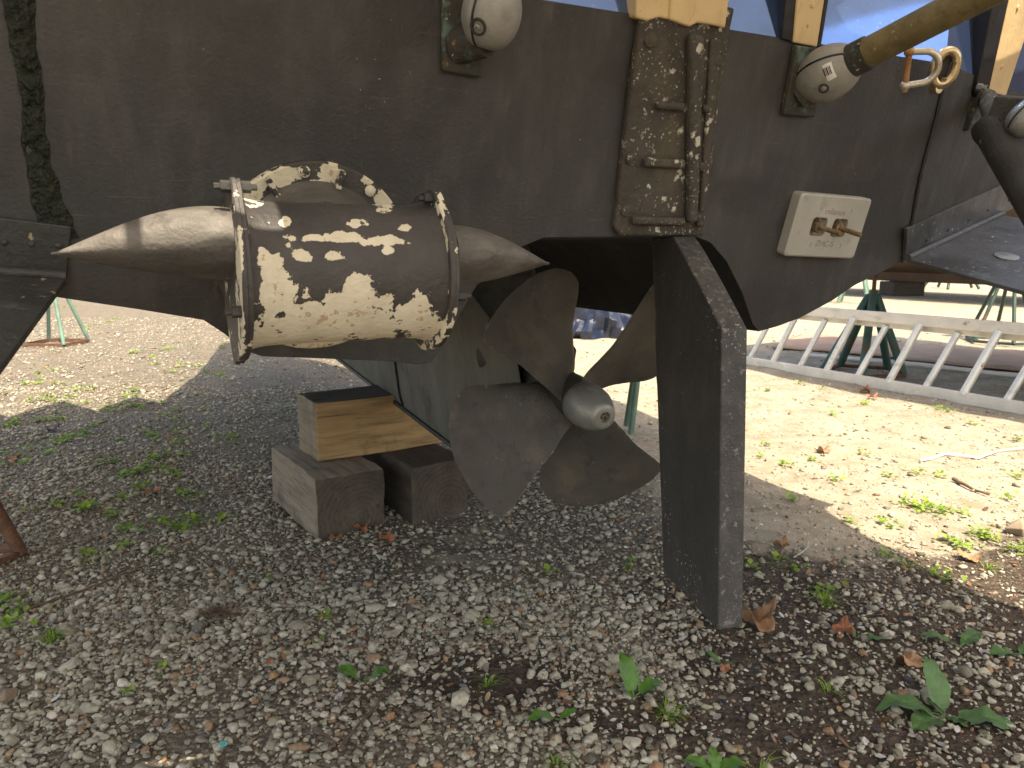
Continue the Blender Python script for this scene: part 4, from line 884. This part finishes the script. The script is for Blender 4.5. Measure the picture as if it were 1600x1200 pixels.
def cols_mat(name, stops, rough=.85, bump=.3, bs=250, translucent=False, nvar=.25):
    m = bpy.data.materials.new(name); m.use_nodes = True; nt = m.node_tree; nd = nt.nodes; lk = nt.links; b = nd['Principled BSDF']; b.inputs['Roughness'].default_value = rough; b.inputs['Specular IOR Level'].default_value = .3
    g = nd.new('ShaderNodeNewGeometry'); r = nd.new('ShaderNodeValToRGB'); lk.new(g.outputs['Random Per Island'], r.inputs[0]); el = r.color_ramp.elements; r.color_ramp.interpolation = 'LINEAR'
    el[0].position = stops[0][0]; el[0].color = (*stops[0][1], 1); el[1].position = stops[-1][0]; el[1].color = (*stops[-1][1], 1)
    for p, c in stops[1:-1]: e = el.new(p); e.color = (*c, 1)
    tc = nd.new('ShaderNodeTexCoord'); n = nd.new('ShaderNodeTexNoise'); n.inputs['Scale'].default_value = bs*.4; n.inputs['Detail'].default_value = 5; lk.new(tc.outputs['Object'], n.inputs['Vector'])
    mr = nd.new('ShaderNodeMapRange'); mr.inputs[1].default_value = .3; mr.inputs[2].default_value = .7; mr.inputs[3].default_value = 1-nvar; mr.inputs[4].default_value = 1+nvar; lk.new(n.outputs['Fac'], mr.inputs[0])
    mu = nd.new('ShaderNodeVectorMath'); mu.operation = 'SCALE'; lk.new(r.outputs[0], mu.inputs[0]); lk.new(mr.outputs[0], mu.inputs['Scale']); lk.new(mu.outputs[0], b.inputs['Base Color'])
    if bump:
        bp = nd.new('ShaderNodeBump'); bp.inputs['Strength'].default_value = bump; bp.inputs['Distance'].default_value = .003; n2 = nd.new('ShaderNodeTexNoise'); n2.inputs['Scale'].default_value = bs; n2.inputs['Detail'].default_value = 5; lk.new(tc.outputs['Object'], n2.inputs['Vector']); lk.new(n2.outputs['Fac'], bp.inputs['Height']); lk.new(bp.outputs[0], b.inputs['Normal'])
    if translucent:
        t = nd.new('ShaderNodeBsdfTranslucent'); lk.new(mu.outputs[0], t.inputs[0]); x = nd.new('ShaderNodeMixShader'); x.inputs[0].default_value = .35; lk.new(b.outputs[0], x.inputs[1]); lk.new(t.outputs[0], x.inputs[2]); lk.new(x.outputs[0], nd['Material Output'].inputs[0])
    return m
stone_m = cols_mat('gravel', [(0, (.11, .096, .072)), (.10, (.22, .20, .152)), (.3, (.32, .295, .226)), (.5, (.385, .36, .28)), (.62, (.25, .228, .172)), (.74, (.44, .415, .33)), (.84, (.29, .25, .178)), (.90, (.155, .14, .115)), (.95, (.32, .19, .10)), (.965, (.24, .15, .085)), (1.0, (.54, .51, .43))])
patchy = lambda x, y: .5+.5*np.sin(3.1*x+1.7*y+.6)*np.sin(2.3*y-1.9*x)+.25*np.sin(9*x-4*y)
def gdens(x, y):
    sand, so = fields(x, y); return np.clip((1-.93*sand)*(1-.92*so)*(.46+.74*patchy(x, y)), 0, 1)
def ldens(x, y):
    sand, so = fields(x, y); return np.clip((.25+.6*so*(1-sand)+.2*(1-sand))*(1-.9*np.exp(-(((x-hole.x)/.14)**2+((y-hole.y)/.07)**2))), 0, 1)
P1, P2 = stone_protos(15, 22), stone_protos(11, 26); GD2 = lambda x, y: np.clip(gdens(x, y)+.25, 0, 1)
tag(meshfrom('gravel', [scatter(420, 1.45, 2.6, P1, .034, .052, GD2, .15), scatter(22000, 1.4, 2.5, P1, .013, .030, gdens), scatter(22000, 2.5, 4.1, P2, .015, .034, gdens), scatter(26000, 4.1, 6.4, P2, .014, .034, gdens), scatter(42000, 1.4, 4.4, P2, .005, .015, lambda x, y: np.clip(gdens(x, y)+.35*ldens(x, y), 0, 1), .1), scatter(26000, 6.4, 13, P2, .016, .042, lambda x, y: gdens(x, y)*.8)], stone_m), 'grey beige gravel stones covering the yard', kind='stuff')
sandst = cols_mat('pale_pebble', [(0, (.3, .25, .18)), (.4, (.45, .40, .31)), (.7, (.55, .50, .42)), (.9, (.24, .2, .15)), (1, (.7, .66, .58))])
tag(meshfrom('pebbles', [scatter(24000, 1.6, 7.5, P2, .005, .026, lambda x, y: fields(x, y)[0]*.75, .0)], sandst), 'small pale pebbles strewn over the sandy ground', kind='stuff')
# leaf litter and shell bits
def chips(n, ylo, yhi, dens, l0, l1, asp):
    y = np.sqrt(rng.uniform(ylo**2, yhi**2, n)); x = rng.uniform(-1, 1, n)*(y*.72); k = rng.uniform(0, 1, n) < dens(x, y); x, y = x[k], y[k]; n = len(x); z = hfull(x, y)+.004+rng.uniform(0, .008, n)
    ln2 = rng.uniform(l0, l1, n); w = ln2*rng.uniform(asp*.6, asp*1.3, n); th = rng.uniform(0, 2*np.pi, n); cu = rng.uniform(-.3, .7, n); tl_ = rng.normal(0, .35, n)
    base = np.array([(-1, 0, 0), (-.45, -.8, .0), (-.45, .8, 0), (-.1, 0, -.25), (.4, -.75, 0), (.4, .75, 0), (1, 0, .3)]); F_ = np.array([(0, 1, 3), (0, 3, 2), (1, 4, 3), (3, 5, 2), (3, 4, 6), (3, 6, 5)])
    p = base[None]*np.stack([ln2/2, w/2, ln2*cu*.5], -1)[:, None, :]
    zz = p[..., 2]+p[..., 0]*tl_[:, None]
    X_ = p[..., 0]*np.cos(th)[:, None]-p[..., 1]*np.sin(th)[:, None]+x[:, None]; Y_ = p[..., 0]*np.sin(th)[:, None]+p[..., 1]*np.cos(th)[:, None]+y[:, None]; Z_ = zz+z[:, None]
    return np.stack([X_, Y_, Z_], -1).reshape(-1, 3), (F_[None]+(np.arange(n)*7)[:, None, None]).reshape(-1, 3)
litter_m = cols_mat('leaf_litter', [(0, (.10, .055, .032)), (.3, (.17, .09, .05)), (.5, (.24, .165, .11)), (.7, (.07, .045, .03)), (.85, (.27, .13, .065)), (1, (.36, .28, .18))], .7, .2, 120)
tag(meshfrom('leaf_litter', [chips(1400, 1.45, 2.8, lambda x, y: np.clip(fields(x, y)[1]*.6+.05, 0, 1), .006, .034, .5), chips(500, 2.4, 7, lambda x, y: .35+0*x, .02, .05, .5)], litter_m), 'brown crumbs of dead leaves among the stones', kind='stuff')
shell_m = cols_mat('shell_bits', [(0, (.025, .024, .026)), (.35, (.05, .05, .055)), (.5, (.30, .28, .27)), (.7, (.6, .57, .52)), (.85, (.10, .085, .08)), (1, (.7, .67, .62))], .35, .1, 120)
tag(meshfrom('shell_fragments', [chips(900, 1.45, 2.5, lambda x, y: np.clip(fields(x, y)[1]*.8+.07, 0, 1), .010, .030, .75)], shell_m), 'broken mussel shell pieces in the soil', kind='stuff')
# small weeds as ground cover
def weeds(spots, n_leaf, l0, l1, spread):
    VV, FF = [], []; o = 0
    for (x, y, sc) in spots:
        nl = max(4, int(n_leaf*sc))
        for _ in range(nl):
            a = rng.uniform(0, 2*math.pi); r = spread*sc*abs(rng.normal(0, .6)); px, py = x+math.cos(a)*r, y+math.sin(a)*r*1.0
            ln2 = rng.uniform(l0, l1); w = ln2*rng.uniform(.28, .5); b = rng.uniform(0, 2*math.pi); el = rng.uniform(.1, 1.0); hz_ = float(hfull(np.array(px), np.array(py)))+rng.uniform(.004, .022)
            d = np.array([math.cos(b)*math.cos(el), math.sin(b)*math.cos(el), math.sin(el)]); s_ = np.array([-math.sin(b), math.cos(b), 0]); p0 = np.array([px, py, hz_])
            u_ = np.array([0, 0, 1.])
            VV.append(np.array([p0, p0+d*ln2*.45-s_*w, p0+d*ln2*.45+s_*w, p0+d*ln2*.5-u_*ln2*.1, p0+d*ln2-u_*ln2*.18])); FF.append(np.array([(0, 1, 3), (0, 3, 2), (1, 4, 3), (3, 4, 2)])+o); o += 5
    return np.concatenate(VV), np.concatenate(FF)
weed_m = cols_mat('weed_leaf', [(0, (.13, .22, .03)), (.5, (.20, .33, .045)), (.8, (.26, .40, .06)), (1, (.32, .36, .07))], .55, 0, 100, True, .15)
def pspots(lst): return [(G(u, v).x, G(u, v).y, s) for u, v, s in lst]
wl = [(20, 660, 1), (75, 625, 1.3), (60, 655, 1), (110, 635, 1), (145, 610, 1.2), (165, 640, .8), (200, 625, 1), (85, 690, 1.3), (105, 685, 1), (135, 680, .8), (30, 712, .8), (35, 727, 1), (205, 637, 1.2), (222, 640, .7), (275, 642, .8), (228, 676, 1), (275, 678, .6), (285, 692, .8), (365, 687, 1.2), (290, 668, .6), (190, 745, 1.5), (205, 740, 1.2), (240, 720, 1), (225, 730, .7), (288, 768, 1.2), (190, 780, 1), (95, 795, .6), (128, 797, .8), (145, 793, .9), (172, 800, .7), (275, 820, 1.2), (290, 815, 1.3), (195, 828, .5), (140, 870, .9), (260, 548, 1.3), (240, 560, 1.3), (300, 572, 1.3), (345, 586, 1), (270, 583, 1), (350, 545, .7), (130, 512, 1.5), (100, 480, 2), (180, 500, 1.3), (210, 548, 1), (60, 585, 1), (40, 600, 1.2), (85, 600, 1), (10, 940, 1.4), (25, 960, 1.5), (80, 1000, .6), (15, 985, 1),
      (1190, 715, 1), (1225, 728, 1), (1305, 748, 1.2), (1390, 745, .7), (1430, 742, 1), (1470, 748, 1), (1440, 795, 2.0), (1460, 798, 2.2), (1475, 795, 1.8), (1425, 790, 1.5), (1330, 818, .8), (1385, 816, 1.2), (1490, 845, 1.2), (1530, 832, 1), (1550, 840, 1), (1500, 850, 1), (1575, 780, 1), (1590, 745, 1), (1240, 785, .8), (1195, 695, .7), (1270, 720, .8), (1385, 870, .7), (1465, 905, 1), (1590, 690, 1), (1350, 715, .6), (1540, 830, 1.2), (1585, 860, .9), (905, 590, 1.2), (1200, 610, 1), (1250, 600, 1), (1285, 608, 1), (1350, 632, 1.2), (1480, 645, 1.3), (1465, 640, 1), (1300, 650, .6), (1520, 668, .7), (1450, 585, .8), (985, 885, .5), (860, 900, .4), (1285, 930, 1), (1180, 890, .7), (1215, 885, .6), (1240, 895, .7), (420, 905, .3), (505, 975, .3), (760, 980, .4), (500, 1015, .3), (200, 1090, .4), (250, 1050, .3), (620, 770, .3)]
tag(meshfrom('ground_cover', [weeds(pspots(wl)+[(G(u, v).x+random.gauss(0, .12), G(u, v).y+random.gauss(0, .16), s_*.8) for u, v, s_ in wl if u < 400 and v < 900 for _ in range(2)], 22, .012, .034, .06)], weed_m), 'tiny bright green weeds sprouting in the gravel and sand', kind='stuff')
# ------------------------------------------------------------------ plants, grass tufts, dead leaves, twigs
docm = M('dock_leaf', (.085, .17, .05), .5, .25, 25, .5, 60, layers=[dict(scale=60, lo=.6, hi=.7, color=(.16, .25, .09), amt=.6)])
docl = M('sprout_leaf', (.085, .20, .03), .45, .25, 25, .4, 60)
for m_ in (docm, docl):
    nt = m_.node_tree; b = nt.nodes['Principled BSDF']; t = nt.nodes.new('ShaderNodeBsdfTranslucent'); nt.links.new(b.inputs['Base Color'].links[0].from_socket, t.inputs[0]); x = nt.nodes.new('ShaderNodeMixShader'); x.inputs[0].default_value = .25
    nt.links.new(b.outputs[0], x.inputs[1]); nt.links.new(t.outputs[0], x.inputs[2]); nt.links.new(x.outputs[0], nt.nodes['Material Output'].inputs[0])
def leaf(base, az, ln2, w, el, droop, fold=.25, wav=.08, seed=0):
    d = V((math.cos(az), math.sin(az), 0)); s = V((-math.sin(az), math.cos(az), 0)); mb = MB(); NI, NJ = 16, 9
    def fn(a, b):
        e = el-droop*a*a; x = ln2*a; 
        p = V(base); 
        steps = 10; acc = V((0, 0, 0))
        for q in range(steps):
            aa = a*(q+.5)/steps; acc += (d*math.cos(el-droop*aa*aa*1.5)+Z*math.sin(el-droop*aa*aa*1.5))*(ln2*a/steps)
        hw = w*.5*(math.sin(math.pi*min(1, a*.93+.07)**.8)**.8)+.0004; y = (b-.5)*2
        edge_w = 1+.10*math.sin(a*23+seed+b*3)
        return p+acc+s*hw*y*edge_w+Z*(fold*hw*abs(y)+wav*w*math.sin(a*16+seed)*y*y)
    mb.grid(fn, NI, NJ); return mb
def plant(name, u, v, leaves, m, label, cat='plant', group=None):
    b = G(u, v, .004); b.z = float(hfull(np.array(b.x), np.array(b.y))); o = empty(name, b, label, cat, group)
    for k, (az, st_, ln2, w, el, dr) in enumerate(leaves):
        az = rad(az); d = V((math.cos(az)*math.cos(rad(el)), math.sin(az)*math.cos(rad(el)), math.sin(rad(el)))); e = b+d*st_
        if st_ > .004: MB().tube([b, b.lerp(e, .5)+Z*.003, e], [.0026, .0022, .0018], 8).build('stem', m, o, smooth=60)
        lo = leaf(e, az, ln2, w, rad(el), rad(dr), seed=k*2.1+u).build('leaf', m, o, smooth=60)
    return o
plant('dock_plant', 1478, 1112, [(100, .02, .135, .062, 62, 25), (172, .035, .150, .062, 22, 55), (205, .03, .10, .06, 12, 40), (-25, .03, .150, .070, 18, 60), (-60, .01, .05, .03, 20, 30), (140, .01, .05, .03, 50, 30)], docm, 'broad leaved dock plant on dark soil at the lower right')
plant('dock_sprout', 990, 1085, [(112, .02, .105, .052, 68, 40), (20, .022, .075, .045, 35, 50), (150, .005, .03, .02, 50, 20)], docl, 'bright green dock sprout with one tall leaf in front of the rudder')
plant('dock_sprout', 566, 1066, [(160, .03, .06, .042, 35, 50), (15, .03, .055, .042, 32, 50)], docl, 'two leaved green sprout among the gravel left of the bare soil hollow')
plant('dock_sprout', 872, 1122, [(205, .01, .085, .042, 35, 50), (20, .012, .045, .026, 30, 40)], docl, 'low green sprout bending left beside the bare soil hollow')
plant('dock_sprout', 1500, 1012, [(30, .02, .10, .045, 22, 40), (165, .03, .09, .04, 25, 50)], docm, 'dull green flat leaves left of the right edge cluster')
plant('dock_sprout', 1590, 1018, [(190, .01, .09, .055, 18, 40), (0, .01, .09, .06, 20, 30)], docm, 'dull green leaves touching the right edge of the frame')
plant('dock_sprout', 1338, 997, [(-10, .004, .075, .036, 14, 20), (120, .004, .045, .014, 60, 20)], docm, 'small green leaf beside the reddish dead leaf')
plant('dock_sprout', 1128, 1028, [(140, .005, .06, .02, 35, 30), (-30, .004, .035, .018, 30, 30)], docm, 'narrow green leaf in the gravel below the rudder tip')
plant('dock_sprout', 1120, 1195, [(165, .01, .07, .04, 30, 30), (10, .01, .07, .04, 30, 40), (90, .01, .05, .03, 50, 30)], docl, 'green seedling cut by the bottom edge of the frame')
def tuft(u, v, n, ln2, label, m=None, sp=.018):
    b = G(u, v); b.z = float(hfull(np.array(b.x), np.array(b.y))); mb = MB()
    for k in range(n):
        az = random.uniform(0, 6.28); el = random.uniform(.5, 1.45); l = ln2*random.uniform(.5, 1.1); d = V((math.cos(az), math.sin(az), 0)); s = V((-math.sin(az), math.cos(az), 0)); r0 = b+d*random.uniform(0, sp); w = random.uniform(.0014, .0028); pts = []
        for q in range(5):
            t = q/4; e = el-.8*t*t; pts.append(r0+d*math.cos(e)*l*t+Z*math.sin(e)*l*t)
        mb.rings([[p-s*w*(1-.9*i/4), p+s*w*(1-.9*i/4)] for i, p in enumerate(pts)], False, False, close=False)
    o = mb.build('grass_tuft', m or weed_m, smooth=60, fix=False, origin=b); return tag(o, label, 'grass', 'grass tufts in the yard')
for u, v, n, l, lab in ((1288, 945, 60, .065, 'thick green grass tuft right of the rudder by the shadow edge'), (760, 1066, 16, .055, 'sparse grass tuft growing in the bare soil hollow'), (1042, 1112, 46, .060, 'yellowish grass tuft beside the tall dock sprout'), (82, 1008, 34, .07, 'bright grass tuft at the left on the mossy gravel'), (1188, 1192, 12, .08, 'few long grass blades at the bottom edge'), (870, 1200, 22, .06, 'grass blades cut by the bottom edge left of the dock sprout'), (288, 822, 26, .06, 'flat grass clump in the gravel left of the timber blocks'), (145, 878, 14, .05, 'thin grass tuft above the long twig'), (985, 890, 16, .05, 'little grass tuft in the gravel under the rudder'), (1295, 1075, 14, .05, 'thin spiky grass tuft between the dead leaves and the dock plant'), (1420, 885, 14, .05, 'small grass tuft at the sunlit shadow border'), (1545, 885, 16, .06, 'sunlit grass tuft near the right edge')):
    tuft(u, v, n, l, lab)
deadm = M('dead_leaf', (.30, .165, .085), .75, .3, 22, .5, 50, layers=[dict(scale=30, lo=.55, hi=.7, color=(.16, .08, .04), amt=.7), dict(scale=(80, 80, 10), lo=.6, hi=.7, color=(.40, .26, .15), amt=.6, off=5)])
deadr = M('red_dead_leaf', (.33, .13, .065), .7, .3, 22, .5, 50, layers=[dict(scale=30, lo=.55, hi=.7, color=(.17, .06, .035), amt=.7)])
def deadleaf(u, v, size, curl, az, m, label, crumple=.5, pointed=True):
    b = G(u, v); b.z = float(hfull(np.array(b.x), np.array(b.y)))+size*.10; mb = MB(); az = rad(az); sd = u*.37
    nA = 44
    def fn(a, t):
        th = 2*math.pi*a; r = size*.5*t*(1-.30*abs(math.sin(2.5*(th)))**1.5+.08*math.sin(7*th+sd)) if pointed else size*.5*t*(.8+.2*math.cos(2*th))
        x, y = r*math.cos(th), r*math.sin(th)*.85
        z = curl*(x*x/size)*2.2-curl*.5*(y*y/size)+crumple*size*.35*(noise.noise(V((x*40+sd, y*40, sd)))+.5*noise.noise(V((x*95+sd, y*95, sd))))*t+.10*size*math.sin(3*th+sd)*t*t
        c, s = math.cos(az), math.sin(az); return b+V((x*c-y*s, x*s+y*c, z))
    mb.grid(fn, nA+1, 9); o = mb.build('dead_leaf', m, smooth=70, fix=False, origin=b); sl = o.modifiers.new('solid', 'SOLIDIFY'); sl.thickness = .0008
    zmin = min(p.z for p in mb.v); o.location.z -= zmin-(b.z-size*.10)-.004
    return tag(o, label, 'leaf', 'dead leaves on the ground')
for a in ((1184, 980, .125, 1.3, 20, deadm, 'large curled brown leaf lying behind the rudder tip'), (1318, 992, .080, 1.0, 70, deadr, 'reddish crumpled leaf beside a small green leaf'), (1422, 1036, .080, .4, 10, deadm, 'tan flat leaf above the dock plant'), (1220, 862, .075, 1.0, 40, deadm, 'curled brown leaf in the shade right of the rudder'), (1296, 882, .045, .8, 15, deadm, 'small grey brown leaf near the shadow edge'), (604, 850, .070, .9, 80, deadr, 'orange brown leaf in front of the dark timber block'), (565, 833, .075, .5, 20, deadr, 'narrow rusty leaf against the foot of the weathered timber block'), (525, 843, .06, .5, 5, deadr, 'flat rusty leaf left of the orange brown leaf'), (238, 773, .085, .4, 25, deadr, 'orange leaf lying on the gravel left of the timber blocks'), (82, 672, .10, .8, 40, M('black_leaf', (.035, .015, .010), .6), 'very dark curled leaf among the weeds at the left'), (22, 719, .08, .5, 10, deadr, 'brown leaf at the far left edge above the rusty stand'), (373, 654, .06, .4, 0, deadr, 'small orange leaf left of the golden timber block'), (1285, 690 + 20, .09, .6, 30, deadm, 'sunlit brown leaf on the sand below the ladder'), (1352, 612, .12, .8, 60, deadm, 'brown leaf leaning on the lower ladder rail'), (1362, 624, .10, .3, 15, deadr, 'orange leaf on the ground in front of the ladder'), (1515, 870, .09, .4, -20, deadm, 'pale tan leaf in the sun near the right edge'), (1135, 1040, .04, .5, 120, deadr, 'small orange leaf under the narrow green leaf'), (420, 1042, .035, .4, 80, deadr, 'bright orange leaf fragment in the left gravel')):
    deadleaf(*a)
twm = M('twig', (.11, .07, .045), .85, .3, 40, .4, 120); twp = M('pale_twig', (.45, .40, .33), .8, .2, 40, .3, 120)
def twig(pts, r, m, label, name='twig', cat='twig'):
    ps = []
    for u, v in pts:
        p = G(u, v, 0); p.z = float(hfull(np.array(p.x), np.array(p.y)))+.014; ps.append(p)
    fine = []
    for a, b in zip(ps, ps[1:]):
        for q in range(6): p = a.lerp(b, q/6); fine.append(p+V((noise.noise(p*30), noise.noise(p*30+V((5, 0, 0))), noise.noise(p*30+V((0, 5, 0)))))*.006)
    fine.append(ps[-1]); k = len(fine); return tag(MB().tube(fine, [r*(1-.6*i/k) for i in range(k)], 8).build(name, m, smooth=60), label, cat)
twig([(48, 957), (120, 930), (190, 903), (228, 886)], .006, twm, 'long brown twig across the gravel at the left')
twig([(535, 1178), (562, 1145), (590, 1110), (597, 1092)], .0045, twm, 'reddish brown twig in the gravel at the bottom')
twig([(505, 1160), (540, 1182)], .003, twm, 'short thin twig left of the reddish brown twig'); twig([(1490, 755), (1515, 768), (1545, 778)], .010, twm, 'short thick twig on the sunlit sand')
twig([(108, 743), (140, 735), (172, 724)], .007, twp, 'bleached white stick on the gravel at the left')
twig([(1240, 880), (1262, 862), (1263, 852)], .003, twp, 'pale thin twig beside the curled brown leaf in the shade')
twig([(1438, 723), (1480, 712), (1530, 716), (1560, 707), (1640, 700)], .008, whitep, 'white rope end lying on the sunlit sand', 'rope', 'rope')
rt_ = MB(); rc_ = G(345, 968); 
for k in range(70):
    a = random.uniform(0, 6.28); l = random.uniform(.02, .06); p = rc_+V((random.gauss(0, .025), random.gauss(0, .022), random.uniform(.01, .035))); d = V((math.cos(a), math.sin(a), random.uniform(-.4, .5)))*l; rt_.tube([p-d*.5, p+Z*random.uniform(-.004, .008), p+d*.5], .0011, 5)
tag(rt_.build('root_tangle', twm, smooth=60), 'brown tangle of dry roots on the gravel', 'roots')
def rock(u, v, size, m, label, k=0, name='stone'):
    b = G(u, v); pv, pf = P1[k]; z = float(hfull(np.array(b.x), np.array(b.y))); mb = MB(); mb.add([b+V((x*size, y*size, z+q*size+size*.35)) for x, y, q in pv], [tuple(f) for f in pf]); return tag(mb.build(name, m, smooth=25), label, 'stone')
rkm = M('tan_rock', (.40, .36, .29), .9, .2, 25, .4, 120)
rock(988, 1158, .026, rkm, 'tan rock standing alone at the bottom right of centre', 2); rock(1592, 830, .07, M('brown_rock', (.25, .2, .14), .9), 'brown rock at the sunlit right edge', 5)
rock(350, 1168, .02, M('turquoise_glass', (.06, .26, .24), .3, .1), 'turquoise sea glass chip in the bottom left gravel', 3, 'glass_chip')['category'] = 'glass chip'
# ------------------------------------------------------------------ light
w = bpy.data.worlds.new('World'); S.world = w; w.use_nodes = True; nt = w.node_tree; bg = nt.nodes['Background']; sky = nt.nodes.new('ShaderNodeTexSky'); sky.sky_type = 'NISHITA'; sky.sun_disc = False
sky.sun_elevation = SUN_EL; sky.sun_rotation = math.atan2(SUN.x, SUN.y); sky.air_density = 1; sky.dust_density = 3.0; sky.ozone_density = .5; nt.links.new(sky.outputs[0], bg.inputs[0]); bg.inputs[1].default_value = .15
sl = bpy.data.lights.new('sun', 'SUN'); sl.energy = 3.3; sl.angle = rad(.5); sl.color = (1, .95, .87); so_ = bpy.data.objects.new('sun', sl); COL.objects.link(so_); so_.rotation_euler = SUN.to_track_quat('Z', 'Y').to_euler(); so_.location = (0, 0, 8)
S.view_settings.view_transform = 'Standard'; S.view_settings.look = 'None'; S.view_settings.gamma = 1; S.view_settings.exposure = 1.6
S.view_settings.use_white_balance = True; S.view_settings.white_balance_temperature = 7700; S.view_settings.white_balance_tint = 10
S.cycles.max_bounces = 8; S.cycles.diffuse_bounces = 5
